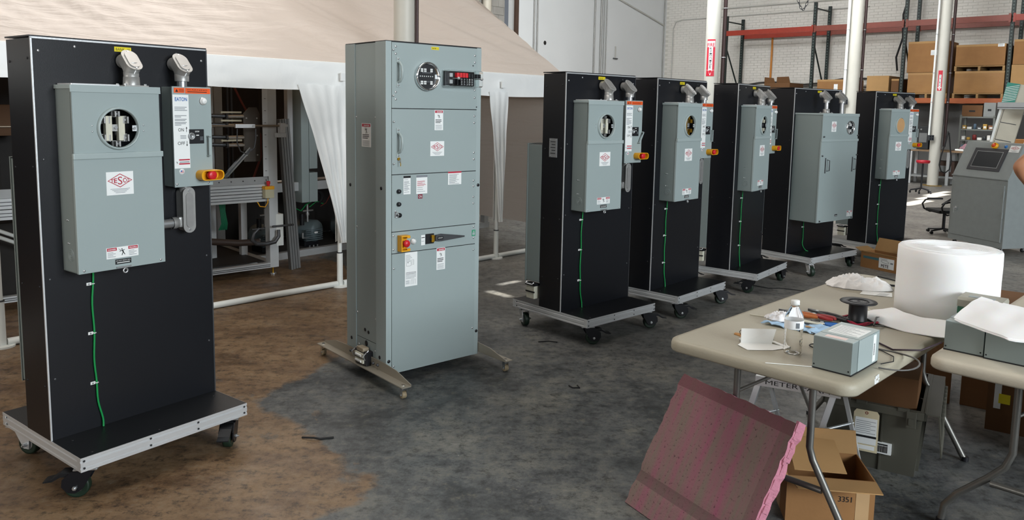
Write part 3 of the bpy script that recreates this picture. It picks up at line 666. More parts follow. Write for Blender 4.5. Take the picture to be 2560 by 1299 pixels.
        b = MB(); w0 = a0-.002; b.box(w0, yd-.0012, 1.303, w0+.076, yd, 1.631, WHITE); Yt = yd-.0012
        b.text('EATON', (w0+.040, Yt, 1.603), X, Z, .016, BLUE, w=.058, bold=True)
        for k, (z_, ww) in enumerate(((1.574, .058), (1.567, .05), (1.560, .06), (1.537, .056), (1.531, .03), (1.521, .056), (1.515, .05), (1.507, .056), (1.501, .052), (1.495, .03))): b.box(w0+.008, Yt-.0003, z_, w0+.008+ww, Yt, z_+.0028, PRT)
        b.text('ON', (w0+.036, Yt, 1.468), X, Z, .015, INK, w=.026); b.text('OFF', (w0+.036, Yt, 1.408), X, Z, .015, INK, w=.034)
        for z_, s in ((1.475, 1), (1.415, -1)):
            b.box(w0+.0615, Yt-.0004, z_-.010, w0+.0635, Yt, z_+.010, INK); b.add([(w0+.0585, Yt-.0005, z_+s*.006), (w0+.0665, Yt-.0005, z_+s*.006), (w0+.0625, Yt-.0005, z_+s*.014)], [(0, 1, 2) if s > 0 else (2, 1, 0)], INK)
        for k in range(3): b.box(w0+.032, Yt-.0003, 1.436+k*.006, w0+.06, Yt, 1.4385+k*.006, PRT)
        for z_ in (1.338, 1.320): b.box(w0+.022, Yt-.0004, z_, w0+.074, Yt, z_+.006, RED)
        b.box(w0+.024, Yt-.0004, 1.329, w0+.072, Yt, 1.333, PRT); figure(b, w0+.013, 1.329, .007, Yt-.0004); b.build('instruction_label', Dn)
        b = MB(); b.lathe([(.013, 0), (.013, .001), (.001, .0012)], (a0+.033, yd, 1.288), (0, -1, 0), WHITE, 20); b.box(a0+.026, yd-.0016, 1.288, a0+.033, yd-.0012, 1.294, BLUE)
        for k in range(4): b.box(a0+.026+(.007 if k > 1 else 0), yd-.0016, 1.283+k*.003, a0+.041, yd-.0012, 1.2845+k*.003, RED)
        b.build('flag_sticker', Dn)
        b = MB(); b.lathe([(.0165, 0), (.0165, .006), (.013, .007), (.013, .014), (.010, .018), (.001, .019)], (.672, yd, 1.604), (0, -1, 0), WPLA, 20); b.lathe([(.0185, 0), (.0175, .005), (.013, .006)], (.672, yd, 1.604), (0, -1, 0), STEEL, 20); b.build('pilot_light', Dn)
        b = MB(); b.box(.600, yd-.004, 1.412, .672, yd, 1.477, BP, .002); b.text('EATON', (.638, yd-.004, 1.464), X, Z, .006, WPLA, w=.02, bold=True)
        b.lathe([(.016, 0), (.016, .004), (.011, .005), (.011, .003), (.001, .003)], (.610, yd-.004, 1.446), (0, -1, 0), ALUD, 20)
        for k in range(3): b.box(.652, yd-.0045, 1.428+k*.006, .667, yd-.004, 1.4305+k*.006, PRT)
        b.box(.632, yd-.007, 1.448, .645, yd-.004, 1.452, WPLA); b.build('switch_plate', Dn)
        b = MB(); b.M = Matrix.Translation((.690, yd, 1.40)) @ Matrix.Rotation(R(handle), 4, 'Y'); b.box(-.005, -.022, -.047, .005, -.018, .047, GRAY2, .001); b.box(-.005, -.022, .041, .005, 0, .047, GRAY2); b.box(-.005, -.022, -.047, .005, 0, -.041, GRAY2); b.cyl((0, -.025, .042), (0, -.021, .042), .004, STEEL, n=8); b.build('operating_handle', Dn)
        estop(None, Dn, .684, yd, 1.268)
        for x, z in ((.536, 1.232), (.690, 1.232)): screw(Dn, x, yd, z, (0, -1, 0), .0055)
        conduit_elbow(T, .585, fo-.075, c1_, 1.785, False)
        # conduit body between the two enclosures
        xc, yc = .605, fo-.055; b = MB()
        b.cyl((x1, yc+.01, 1.052), (.545, yc+.01, 1.052), .021, STEEL, n=20); L_ = b.build('conduit_run', T)
        b = MB(); b.lathe([(.026, 0), (.027, .018), (.023, .020), (.023, .03)], (.533, yc+.01, 1.052), X, CAST, 20)
        b.prism(rrect(.052, .20, .026, 6), (xc, yc-.012, 1.108), X, Z, (0, .060, 0), CAST, True); b.box(xc-.045, yc-.004, 1.03, xc-.0, yc+.030, 1.078, CAST, .01); b.cyl((xc-.0, yc+.015, 1.19), (xc, yc+.015, 1.222), .026, CAST, n=20); b.build('conduit_body', L_)
        b = MB(); b.prism(rrect(.060, .210, .030, 7), (xc, yc-.012, 1.108), X, Z, (0, -.004, 0), CAST); b.prism(rrect(.034, .160, .017, 7), (xc, yc-.016, 1.108), X, Z, (0, -.005, 0), CASTL)
        for dz in (-.09, .09): b.cyl((xc, yc-.016, 1.108+dz), (xc, yc-.021, 1.108+dz), .005, STEEL, n=8)
        b.build('conduit_cover', L_)
    else:
        b = MB(); logo(b, .19, z1-.175, .085, .10, yf); b.build('logo_sticker', E)
        b = MB(); danger(b, .575, z0+.03, .10, .055, yf-.002); b.build('danger_sticker', E)
        b = MB(); b.box(.345, yf-.003, z0+.045, .395, yf-.002, z0+.065, INK); b.box(.35, yf-.0034, z0+.051, .39, yf-.003, z0+.055, WHITE); b.build('seal_sticker', E)
        for x in (x0+.085, x1-.08):
            b = MB(); b.box(x-.007, yf-.006, 1.02, x+.007, yf-.002, 1.17, DSTEEL, .002); b.tube([(x+.03, yf-.002, 1.04), (x+.03, yf-.03, 1.045), (x+.03, yf-.03, 1.145), (x+.03, yf-.002, 1.15)], .004, DSTEEL, 8); b.build('door_handle', E)
        for x, z in ((x0+.03, zs+.03), (x0+.02, 1.19), (x1-.01, zs+.04), (x1-.01, 1.19), (x0+.04, z0+.015), (x1-.03, z0+.015)): screw(E, x, yf-.003, z, (0, -1, 0), .008, DSTEEL, 'cover_latch', .012)
        conduit_elbow(T, .33, fo-.15, z1+.004, 1.80); conduit_elbow(T, .62, fo-.15, z1+.004, 1.80, False)
    # green ground wire and its clips
    if big: wp = [(.285, fo-.012, z0), (.285, fo-.007, .46), (.29, fo-.007, .33), (.283, fo-.008, .26), (.31, fo-.03, .2), (.33, fo-.05, .192)]
    else: wp = [(.195, fo-.010, z0+.002), (.194, fo-.008, .84), (.186, fo-.007, .74), (.19, fo-.007, .62), (.184, fo-.007, .5), (.19, fo-.007, .4), (.192, fo-.008, .31), (.208, fo-.010, .23), (.207, fo-.014, .192)]
    P = []
    for i in range(len(wp)-1):
        a = [Vector(wp[max(i-1, 0)]), Vector(wp[i]), Vector(wp[i+1]), Vector(wp[min(i+2, len(wp)-1)])]
        for k in range(4): u = k/4; P.append(.5*((2*a[1])+(a[2]-a[0])*u+(2*a[0]-5*a[1]+4*a[2]-a[3])*u*u+(3*a[1]-a[0]-3*a[2]+a[3])*u**3))
    P.append(Vector(wp[-1])); b = MB(); b.tube(P, .0042, GWIRE, 8); gw = b.build('ground_wire', T)
    for z in ((.44,) if big else (.826, .612, .392)):
        x = min(P, key=lambda p: abs(p.z-z)).x; b = MB(); b.box(x-.024, fo-.004, z-.006, x-.004, fo-.001, z+.006, WPLA); b.tube([(x-.005, fo-.004, z), (x-.002, fo-.014, z), (x+.005, fo-.010, z), (x+.006, fo-.002, z)], .0025, WPLA, 6); b.cyl((x-.015, fo-.007, z), (x-.015, fo-.003, z), .004, STEEL, n=8); b.build('wire_clip', gw)
    return T
D_ = 0
meter_stand((-1.688, 2.911), R(53.4), 'nearest black meter stand, marked BANK 1F, with a flat handle on its switch box', 'BANK  1F', 'cream', rx=.047, conn=False, casters=((-80, 1, 0), (8, 1, 0), (75, 0, 1), (100, 1, 0)))
meter_stand((.523, 5.074), R(42.2), 'black meter stand with a metal rating plate on its side, slanted switch handle', 'BANK 2', 'cream', W=.738, td=.215, casters=((100, 1, 0), (100, 1, 0), (20, 0, 1), (100, 1, 0)), handle=28, id_plate=True)
meter_stand((1.285, 5.778), R(47.5), 'black meter stand with yellow jaws in its round meter socket', 'BANK 3', 'yellow', W=.76, casters=((98, 1, 0), (100, 1, 0), (100, 1, 0), (100, 1, 0)))
meter_stand((2.163, 6.655), R(51.6), 'black meter stand between the yellow-socket stand and the wide cabinet stand', 'BANK 4', 'side', casters=((-120, 1, 0), (140, 1, 0), (100, 1, 0), (100, 1, 0)))
meter_stand((2.942, 7.459), R(37.85), 'black stand carrying one extra-wide grey cabinet with two door handles', 'BANK 5', 'dark', W=.868, fo=.284, td=.278, casters=((10, 0, 1), (140, 1, 0), (100, 1, 0), (100, 1, 0)), big=True)
meter_stand((4.049, 8.192), R(34.2), 'farthest black meter stand, its round socket closed by a tan disc', 'BANK 6', 'covered', W=.775, casters=((120, 1, 0), (115, 1, 0), (100, 1, 0), (100, 1, 0)))
# ------------------------------------------------------------------ tall grey test cabinet on outrigger feet
def test_cabinet():
    T = thing('test_cabinet', 'tall grey steel cabinet on outrigger feet, with a clear-covered test switch, marked BANK 6', 'cabinet', (-.707, 4.30, 0), R(40.5))
    Wd, D, z0, H_ = .667, .458, .055, 1.952
    for x0, x1, y0, y1 in ((0, .036, 0, .112), (Wd-.032, Wd, 0, .112), (0, .036, D-.112, D), (Wd-.032, Wd, D-.112, D)):
        b = MB(); b.box(x0, y0, z0, x1, y1, H_, GRAY2 if y0 == 0 else GRAY, .002); b.build('corner_post', T)
    b = MB(); b.box(.002, .002, H_, Wd-.002, D, H_+.004, BLK2); b.build('top_cover', T)
    b = MB(); b.box(.036, D-.01, z0, Wd-.03, D, H_, GRAY); b.build('rear_panel', T)
    b = MB(); b.box(Wd-.01, .112, z0, Wd-.004, D-.112, H_, GRAY); b.build('side_panel', T)
    b = MB(); b.box(.005, .114, .215, .012, D-.114, H_-.003, GRAY); sp = b.build('side_panel', T)
    b = MB(); b.box(.005, .114, z0, .012, D-.114, .211, GRAY); lp = b.build('connector_panel', T)
    for y in (.12, D-.12):
        for z in (1.53, .88, .36): screw(sp, .005, y, z, (-1, 0, 0), .006)
    b = MB(); b.M = Matrix.Translation((.005, 0, 0)) @ Matrix.Rotation(-PI/2, 4, 'Z'); vdanger(b, -.275, 1.36, .105, .135, 0); b.build('danger_sticker', sp)
    for y, z in ((.405, 1.125), (.05, 1.135), (.07, .145), (.40, .185)): screw(T, 0, y, z, (-1, 0, 0), .011, BP, 'plug_button', .004)
    for y, z in ((.205, .262), (.245, .270)): screw(sp, .005, y, z, (-1, 0, 0), .011, BP, 'plug_button', .004)
    screw(lp, .005, .23, .19, (-1, 0, 0), .017, BP, 'plug_button', .004)
    # heavy-duty connector with lever and sprung lid
    b = MB(); b.box(-.040, .155, .075, .005, .290, .158, BP, .004); b.box(-.043, .164, .082, -.037, .281, .151, DSTEEL); C_ = b.build('power_connector', lp)
    for k in range(2): b = MB(); b.box(-.053, .175, .086+k*.034, -.037, .270, .112+k*.034, CER, .005); b.cyl((-.053, .19, .099+k*.034), (-.053, .255, .099+k*.034), .008, WPLA, n=8); b.build('contact_insert', C_)
    b = MB(); b.box(-.045, .185, .152, -.004, .262, .176, mat('tan_lid', '#9c907c', .4), .006); b.build('spring_lid', C_)
    b = MB(); b.tube([(-.045, .160, .112), (-.06, .158, .14), (-.02, .162, .165)], .004, STEEL, 6); b.tube([(-.045, .290, .108), (-.06, .292, .14), (-.02, .288, .165)], .004, STEEL, 6); b.build('locking_lever', C_)
    for y, z in ((.13, .165), (.32, .165), (.13, .09)): screw(lp, .005, y, z, (-1, 0, 0), .006)
    # front panels
    seam = [H_-.002, 1.584, 1.213, .887, .762, z0]; P = []
    for i in range(5):
        b = MB(); b.box(.0375, -.003, seam[i+1]+.0022, Wd-.0335, .004, seam[i]-.0022, GRAY, .0012); P.append(b.build('front_panel', T))
    b = MB(); b.box(.036, .004, z0, Wd-.032, .01, H_, INK); b.build('panel_backing', T)
    rs = Wd-.052
    for i, zs in ((0, (1.905, 1.865, 1.70, 1.655)), (1, (1.545, 1.505, 1.325, 1.285)), (2, (1.155, 1.12, 1.055, 1.015))):
        for z in zs: screw(P[i], rs, -.003, z, (0, -1, 0), .0065)
    for z in (1.925, 1.885, 1.675, 1.635): screw(P[0], .062, -.003, z, (0, -1, 0), .0065)
    for z in (1.905, 1.655): screw(P[0], .045, -.003, z, (0, -1, 0), .006, STEEL, 'panel_stud', .012)
    for z in (1.51, 1.275): screw(P[1], .047, -.003, z, (0, -1, 0), .006, STEEL, 'panel_stud', .012)
    for z in (1.845, 1.735, 1.72, 1.60): screw(P[0], rs-.014+.03*(z < 1.7), -.003, z, (0, -1, 0), .004, BP)
    for x, z in ((.047, .865), (.047, .785), (rs+.005, .87), (rs+.005, .80)): screw(P[3], x, -.003, z, (0, -1, 0), .006)
    for x, z in ((.05, .675), (.05, .10), (rs+.005, .725), (rs+.005, .23)): screw(P[4], x, -.003, z, (0, -1, 0), .006)
    for x, z in ((.018, .135),): screw(T, x, 0, z, (0, -1, 0), .010, BP, 'plug_button', .004)
    for z in (1.125, .205): screw(T, Wd-.014, 0, z, (0, -1, 0), .010, BP, 'plug_button', .004)
    b = MB(); b.box(.300, -.004, 1.922, .352, -.003, 1.938, YLB); b.text('BANK  6', (.326, -.004, 1.9255), X, Z, .009, INK, w=.042); b.build('bank_tape', P[0])
    # meter socket
    cx, cz, r = .266, 1.769, .074
    b = MB(); b.lathe([(r*1.10, 0), (r*1.10, .022), (r*1.02, .028), (r*.97, .024), (r*.95, .004), (.001, .003)], (cx, -.003, cz), (0, -1, 0), CHROME, 40); S = b.build('meter_socket', P[0])
    b = MB(); b.cyl((cx, -.005, cz), (cx, -.008, cz), r*.94, BP, n=32); b.box(cx-.03, -.011, cz-.034, cx+.03, -.008, cz-.026, DSTEEL); b.box(cx-.035, -.012, cz+.016, cx+.03, -.008, cz+.024, DSTEEL); b.build('socket_base', S)
    for dx, dz in ((-.035, .034), (-.013, .034), (.030, .034), (-.035, -.036), (-.013, -.036), (.030, -.036)):
        b = MB()
        for i in (-.0042, .0042):
            b.box(cx+dx+i-.0032, -.012, cz+dz-.010, cx+dx+i+.0032, -.008, cz+dz-.001, WPLA); b.box(cx+dx+i-.0032, -.012, cz+dz+.001, cx+dx+i+.0032, -.008, cz+dz+.010, WPLA)
        b.build('meter_jaw', S)
    for k in range(7): b = MB(); b.box(cx-.048+k*.014, -.011, cz-.003, cx-.0435+k*.014, -.008, cz+.003, WPLA); b.build('potential_clip', S)
    b = MB(); b.box(cx+.052, -.014, cz-.012, cx+.064, -.008, cz+.012, ALU); b.build('ring_tab', S)
    for a in (0, 90, 180, 270): screw(S, cx+r*1.02*math.cos(R(a)), -.030, cz+r*1.02*math.sin(R(a)), (0, -1, 0), .004, DSTEEL)
    # test switch under a clear cover
    x0, x1, z0_, z1 = .382, .622, 1.722, 1.806
    b = MB(); b.box(x0, -.022, z0_, x1-.02, -.003, z1, BP, .003); S = b.build('test_switch', P[0])
    for k in range(4): b = MB(); b.box(x0+.075+k*.021, -.045, z0_+.048, x0+.093+k*.021, -.022, z0_+.076, REDB, .003); b.box(x0+.080+k*.021, -.040, z0_+.006, x0+.088+k*.021, -.022, z0_+.044, BP); b.build('red_switch_handle', S)
    for k in range(5): b = MB(); b.box(x0+.163+k*.019, -.042, z0_+.048, x0+.178+k*.019, -.022, z0_+.072, BP, .003); b.build('black_switch_handle', S)
    b = MB()
    for k in range(5):
        for j in range(3): b.cyl((x0+.118+k*.019, -.022, z0_+.010+j*.014), (x0+.118+k*.019, -.034, z0_+.010+j*.014), .0062, CASTL, n=8)
    for j in (.012, .05): b.box(x0+.03, -.036, z0_+j, x0+.05, -.022, z0_+j+.022, ALU)
    b.build('terminal_screw', S)
    b = MB(); q = rrect(x1-x0+.012, z1-z0_+.012, .010, 4); O = Vector(((x0+x1)/2, 0, (z0_+z1)/2)); n = len(q)
    def ring(y, k): return [O+Vector((u*k, y, v*k)) for u, v in q]
    vs = ring(-.003, 1.03)+ring(-.009, 1.03)+ring(-.009, 1)+ring(-.068, .985)+ring(-.070, .965)
    fs = [(k*n+i, (k+1)*n+i, (k+1)*n+(i+1) % n, k*n+(i+1) % n) for k in range(4) for i in range(n)]+[tuple(range(4*n, 5*n))[::-1]]
    b.add(vs, fs, mat('thin_clear_cover', '#f4f8f8', .03, 0, 0, trans=1, ior=1.08)); b.build('clear_cover', S)
    for x in (x0+.06, x1-.012): b = MB(); b.cyl((x, -.02, z0_+.042), (x, -.082, z0_+.042), .003, STEEL, n=8); b.lathe([(.001, .086), (.0075, .084), (.0085, .074), (.003, .072)], (x, 0, z0_+.042), (0, -1, 0), STEEL, 14); b.build('thumb_screw', S)
    # pull handles
    for p, zc, h in ((P[0], 1.785, .085), (P[1], 1.392, .085)):
        b = MB(); b.box(.066, -.007, zc+h*.62, .088, -.003, zc+h*.98, GRAY2, .001); b.box(.066, -.007, zc-h*.98, .088, -.003, zc-h*.62, GRAY2, .001)
        b.tube([(.077, -.004, zc+h*.66), (.079, -.022, zc+h*.60), (.081, -.038, zc+h*.38), (.082, -.042, zc), (.081, -.038, zc-h*.38), (.079, -.022, zc-h*.60), (.077, -.004, zc-h*.66)], .0075, GRAY2, 10)
        for s in (-1, 1): b.lathe([(.006, 0), (.005, .003), (.001, .004)], (.077, -.007, zc+s*h*.85), (0, -1, 0), STEEL, 10)
        b.build('pull_handle', p)
    b = MB(); b.cyl((.080, -.003, 1.302), (.080, -.012, 1.302), .0085, BRASS, n=14); b.box(.079, -.030, 1.28, .081, -.012, 1.306, STEEL); b.box(.0785, -.028, 1.262, .0815, -.024, 1.288, BRASS); b.build('key_lock', P[1])
    b = MB(); vdanger(b, .325, 1.462, .060, .116, -.003); b.build('danger_sticker', P[1])
    b = MB(); logo(b, .296, 1.312, .098, .086, -.003); b.build('logo_sticker', P[1])
    def paper(x, z, w, h, nm, head=None, par=P[2], red=False):
        b = MB(); b.box(x, -.004, z, x+w, -.003, z+h, WHITE)
        if head: b.box(x, -.0045, z+h*.88, x+w, -.004, z+h, head)
        random.seed(int(x*1000)); k = z+h*.06
        while k < z+h*.8:
            if random.random() > .18: b.box(x+w*.08, -.0043, k, x+w*random.uniform(.5, .92), -.004, k+.0022, RED if red and k > z+h*.4 else PRT)
            k += .0055
        b.build(nm, par); return b
    paper(.113, 1.098, .048, .106, 'notice_sticker', BP); paper(.200, 1.096, .076, .108, 'notice_sticker', PRT, red=True); paper(.424, 1.138, .098, .078, 'notice_sticker', RED)
    b = MB(); b.box(.212, -.004, 1.068, .243, -.003, 1.093, mat('maroon_sticker', '#7a1f33', .5)); b.text('ON', (.2275, -.004, 1.073), X, Z, .014, WHITE, w=.022); b.build('on_sticker', P[2])
    for z in (1.118, 1.045): b = MB(); b.lathe([(.0125, 0), (.0125, .012), (.010, .016), (.001, .017)], (.080, -.003, z), (0, -1, 0), BP, 20); b.box(.079, -.021, z-.008, .081, -.017, z+.008, DSTEEL); b.build('selector_knob', P[2])
    b = MB(); b.box(.055, -.005, .968, .068, -.003, 1.008, STEEL); b.lathe([(.013, 0), (.013, .014), (.001, .016)], (.082, -.003, .982), (0, -1, 0), BP, 20); b.tube([(.062, -.005, .97), (.062, -.03, .975), (.062, -.03, 1.0), (.062, -.005, 1.005)], .003, STEEL, 6); b.build('padlock_hasp', P[2])
    # control strip
    b = MB(); q = [(-.028, -.050), (.028, -.050), (.028, .050), (-.028, .050)]; xs, zs = .108, .821
    b.box(xs-.030, -.045, zs-.046, xs+.026, -.003, zs-.038, YEL, .003); b.box(xs-.030, -.045, zs+.038, xs+.026, -.003, zs+.046, YEL, .003); b.box(xs-.034, -.048, zs-.046, xs-.028, -.003, zs+.046, YEL, .002); b.box(xs-.030, -.008, zs-.040, xs+.026, -.003, zs+.040, YEL)
    for s in (-1, 1): b.box(xs+.005, -.046, zs+s*.030, xs+.027, -.030, zs+s*.040, YEL, .003)
    s_ = b.build('stop_button_shroud', P[3]); b = MB(); b.lathe([(.011, 0), (.011, .03), (.0205, .032), (.0215, .042), (.016, .05), (.001, .051)], (xs, -.008, zs), (0, -1, 0), REDB, 24); b.build('stop_button', s_)
    b = MB(); b.lathe([(.018, 0), (.016, .005), (.014, .006), (.014, .014), (.001, .017)], (.179, -.003, .822), (0, -1, 0), WPLA, 20); b.lathe([(.0195, 0), (.017, .006)], (.179, -.003, .822), (0, -1, 0), STEEL, 20); b.build('pilot_light', P[3])
    b = MB(); b.box(.235, -.004, .792, .262, -.003, .852, WHITE); b.box(.237, -.0045, .835, .260, -.004, .839, INK); b.box(.237, -.0045, .815, .256, -.004, .817, PRT); b.build('switch_sticker', P[3])
    b = MB(); b.box(.265, -.0045, .796, .325, -.003, .856, BP); b.box(.300, -.022, .806, .318, -.006, .848, BRASS, .002); b.box(.297, -.020, .818, .322, -.004, .832, DSTEEL); b.build('switch_mechanism', P[3])
    b = MB(); b.prism([(.322, .815), (.325, .848), (.36, .853), (.535, .826), (.533, .818), (.36, .808)], (0, -.028, 0), X, Z, (0, .006, 0), DSTEEL); b.box(.320, -.03, .822, .332, -.003, .842, DSTEEL); b.box(.335, -.0295, .818, .375, -.028, .838, INK); b.text('OFF', (.355, -.0295, .825), X, Z, .007, WPLA, w=.03); b.build('breaker_handle', P[3])
    b = MB(); b.box(.607, -.004, .812, .634, -.003, .850, mat('green_sticker', '#2c8f6a', .5)); b.box(.611, -.0045, .818, .630, -.004, .834, GRAY2); b.text('QC', (.6205, -.0047, .837), X, Z, .008, WHITE, w=.014); b.build('green_sticker', P[3])
    b = MB(); b.box(.124, -.004, .560, .209, -.003, .760, WHITE)
    for k in range(5): b.box(.13, -.0044, .742-.008*k, .16+.006*(k % 3), -.004, .744-.008*k, PRT)
    b.tube([(.14+.0008*i, -.0042, .70+.002*math.sin(i)) for i in range(12)], .0012, PRT, 4)
    for (u, v, w_, h_) in ((.135, .68, .03, .025), (.172, .685, .012, .03)): b.tube([(u, -.0042, v), (u+w_, -.0042, v), (u+w_, -.0042, v+h_), (u, -.0042, v+h_)], .0007, INK, 4, True)
    for k in range(6): b.box(.13, -.0044, .640-.007*k, .20-.012*(k == 5), -.004, .642-.007*k, INK if k < 2 else PRT)
    for k in range(4): b.box(.13, -.0044, .592-.006*k, .155, -.004, .594-.006*k, PRT); b.tube([(.165+.01*k, -.0042, .57), (.165+.01*k, -.0042, .59), (.170+.008*k, -.0042, .60)], .0008, PRT, 4)
    b.build('wiring_diagram_sticker', P[4])
    b = MB(); vdanger(b, .345, .632, .062, .132, -.003); b.build('danger_sticker', P[4])
    # outrigger feet with little casters
    FT = mat('painted_steel_foot', '#9c9689', .38, .3, .05, 6)
    for sx, xo in ((-1, -.003), (1, Wd+.003)):
        b = MB(); prof = [(-.27, .072), (-.27, .082), (-.12, .120), (.0, .128), (D, .128), (D+.14, .120), (D+.29, .082), (D+.29, .072)]
        b.prism(prof, (xo, 0, 0), Y, Z, (sx*.004, 0, 0), FT); b.box(xo, -.27, .068, xo+sx*.058, D+.29, .073, FT); F = b.build('outrigger_foot', T)
        for y, z in ((.075, .10), (.125, .098), (.33, .108), (.39, .108)): screw(F, xo+sx*.004, y, z, (sx, 0, 0), .009, DSTEEL, 'foot_bolt', .014)
        for y in (-.235, D+.255):
            b = MB(); xc = xo+sx*.030; b.cyl((xc, y, .060), (xc, y, .077), .010, CHROME, n=12); b.box(xc-.014, y-.012, .05, xc+.014, y+.012, .062, CHROME, .003)
            for s in (-1, 1): b.box(xc+s*.014-.001, y-.012, .015, xc+s*.014+.001, y+.012, .06, CHROME)
            b.cyl((xc-.018, y, .0205), (xc+.018, y, .0205), .004, STEEL, n=8)
            b.lathe([(.004, -.012), (.019, -.012), (.0205, -.009), (.0205, .009), (.019, .012), (.004, .012)], (xc, y, .0205), X, mat('tan_wheel', '#9a8b70', .5), 18); b.build('foot_caster', F)
    return T
test_cabinet()
# ------------------------------------------------------------------ the white party tent; frame: x along the eave, y away from the camera
TX, TY, TA = -1.512, 6.717, R(46.2)
def tn(x, y, z=0): return (TX+x*math.cos(TA)-y*math.sin(TA), TY+x*math.sin(TA)+y*math.cos(TA), z)
def tent_mat(name, c, mixf, warm, bs, bst=.45):
    m = bpy.data.materials.new(name); m.use_nodes = True; nt = m.node_tree; N = nt.nodes; L = nt.links; b = N['Principled BSDF']; out = N['Material Output']
    b.inputs['Base Color'].default_value = lin(c); b.inputs['Roughness'].default_value = .38; b.inputs['Specular IOR Level'].default_value = .45
    t = N.new('ShaderNodeBsdfTranslucent'); t.inputs[0].default_value = lin(warm); mx = N.new('ShaderNodeMixShader'); mx.inputs[0].default_value = mixf
    L.new(b.outputs[0], mx.inputs[1]); L.new(t.outputs[0], mx.inputs[2]); L.new(mx.outputs[0], out.inputs[0])
    tc = N.new('ShaderNodeTexCoord'); mp = N.new('ShaderNodeMapping'); mp.inputs['Rotation'].default_value = (0, 0, R(28)); mp.inputs['Scale'].default_value = bs; L.new(tc.outputs['Object'], mp.inputs[0])
    n = N.new('ShaderNodeTexNoise'); n.inputs['Scale'].default_value = 1; n.inputs['Detail'].default_value = 5; n.inputs['Roughness'].default_value = .55; n.inputs['Distortion'].default_value = .6; L.new(mp.outputs[0], n.inputs[0])
    bp = N.new('ShaderNodeBump'); bp.inputs['Strength'].default_value = bst; bp.inputs['Distance'].default_value = .05; L.new(n.outputs[0], bp.inputs['Height']); L.new(bp.outputs[0], b.inputs['Normal']); L.new(bp.outputs[0], t.inputs[0+1])
    return m
TROOF = tent_mat('tent_roof_sheet', '#d0c5bc', .14, '#f0cba4', (1.3, 6.5, 2), .42)
TBAND = tent_mat('tent_valance_sheet', '#f1f4f4', .10, '#f0f4f4', (3, 2, 3), .25)
TWALL = tent_mat('tent_side_sheet', '#bdb5ae', .42, '#b3aca6', (.6, .6, 6), .6)
T = thing('party_tent', 'large white party tent of plastic sheeting on a white pipe frame, behind the grey cabinet', 'tent', (TX, TY, 0), TA)
XL, XR, YR, ZE, ZR = -6.0, 3.08, 3.1, 1.94, 4.05
def sheet(fn, nu, nv, m, name, par=T, th=.006):
    vs = [fn(i/nu, j/nv) for j in range(nv+1) for i in range(nu+1)]
    fs = [(j*(nu+1)+i, j*(nu+1)+i+1, (j+1)*(nu+1)+i+1, (j+1)*(nu+1)+i) for j in range(nv) for i in range(nu)]
    b = MB(); b.add(vs, fs, m, True); o = b.build(name, par); return o
def nz(x, y, z, s): return mnoise.noise(Vector((x*s, y*s, z*s)))
def roof(u, v, sgn=1):
    x = XL+(XR-XL)*u; sag = -.16*math.sin(PI*v)*(1-.6*abs(2*((u*3) % 1)-1)); z = ZE+(ZR-ZE)*v+sag
    wr = .030*nz(x*1.1+v*2.5, v*2.0, 1, 1.6)+.020*(1-abs(nz(x*3+v*8, v*1.0, 3, 1.3))*2)*(1-v*.5)+.012*nz(x*7+v*16, v*2, 7, 1.2)
    return (x, (YR*v if sgn > 0 else 2*YR-YR*v), z+wr*(min(v, 1-v)*6 if min(v, 1-v) < .16 else 1))
sheet(roof, 170, 60, TROOF, 'roof_sheet')
sheet(lambda u, v: roof(u, v, -1), 20, 6, TROOF, 'roof_sheet')
def seam_(u, v):
    x = -2.6+3.4*u; p = roof((x-XL)/(XR-XL), .42+.05*v+.02*u); return (p[0], p[1]-.01, p[2]+.022)
sheet(seam_, 60, 3, TROOF, 'roof_seam')
b = MB(); b.tube([(XL, -.0, ZE-.0), (XR, 0, ZE)], .02, WP); b.tube([(XL, YR, ZR-.03), (XR, YR, ZR-.03)], .02, WP)
for x in (XL, -2.57, 0, 1.95, XR):
    b.tube([(x, .06, ZE-.08), (x, YR*.5, (ZE+ZR)/2-.26), (x, YR, ZR-.10), (x, YR*1.5, (ZE+ZR)/2-.26), (x, 2*YR-.06, ZE-.08)], .015, WP)
b.build('roof_pipe', T)
def band(u, v):
    x = XL+(XR-XL)*u; y = -.025+.014*nz(x*3, v*2, 0, 1.2)*v-.02*v+.006*nz(x*9, v*4, 5, 1); zb = 1.725+.012*math.sin(x*2.3)
    return (x, y, 1.955-(1.955-zb)*v)
sheet(band, 180, 8, TBAND, 'valance')
def gable(u, v):   # end wall, hangs from the gable down to half a metre above the floor
    y = 2*YR*u; zt = ZE+(ZR-ZE)*(1-abs(2*u-1))-.02; zb = .21+.04*u
    f = (1-v); return (XR-.02+.055*nz(y*.35, f*zt*4.0, 2, 1)*math.sin(PI*v)+.02*nz(y*2, f*6, 9, 1)*v, y, zt-(zt-zb)*v)
sheet(gable, 40, 60, TWALL, 'end_wall_sheet')
def gband(u, v):
    y = 2*YR*u; return (XR+.03, y, 1.95-.225*v)
sheet(gband, 30, 3, TBAND, 'valance')
b = MB(); b.box(XL, 2*YR-.02, .3, XR, 2*YR-.01, ZE, mat('shade_back_sheet', '#2b2724', .9)); b.build('shade_backdrop', T)  # dark backdrop added so the tent interior stays in shade
b = MB(); b.box(XL, 0.3, .0, XL+.01, 2*YR-.01, ZE, mat('shade_back_sheet', '#2b2724', .9)); b.build('end_wall_sheet', T)  # the same added shade backdrop, closing the hidden end
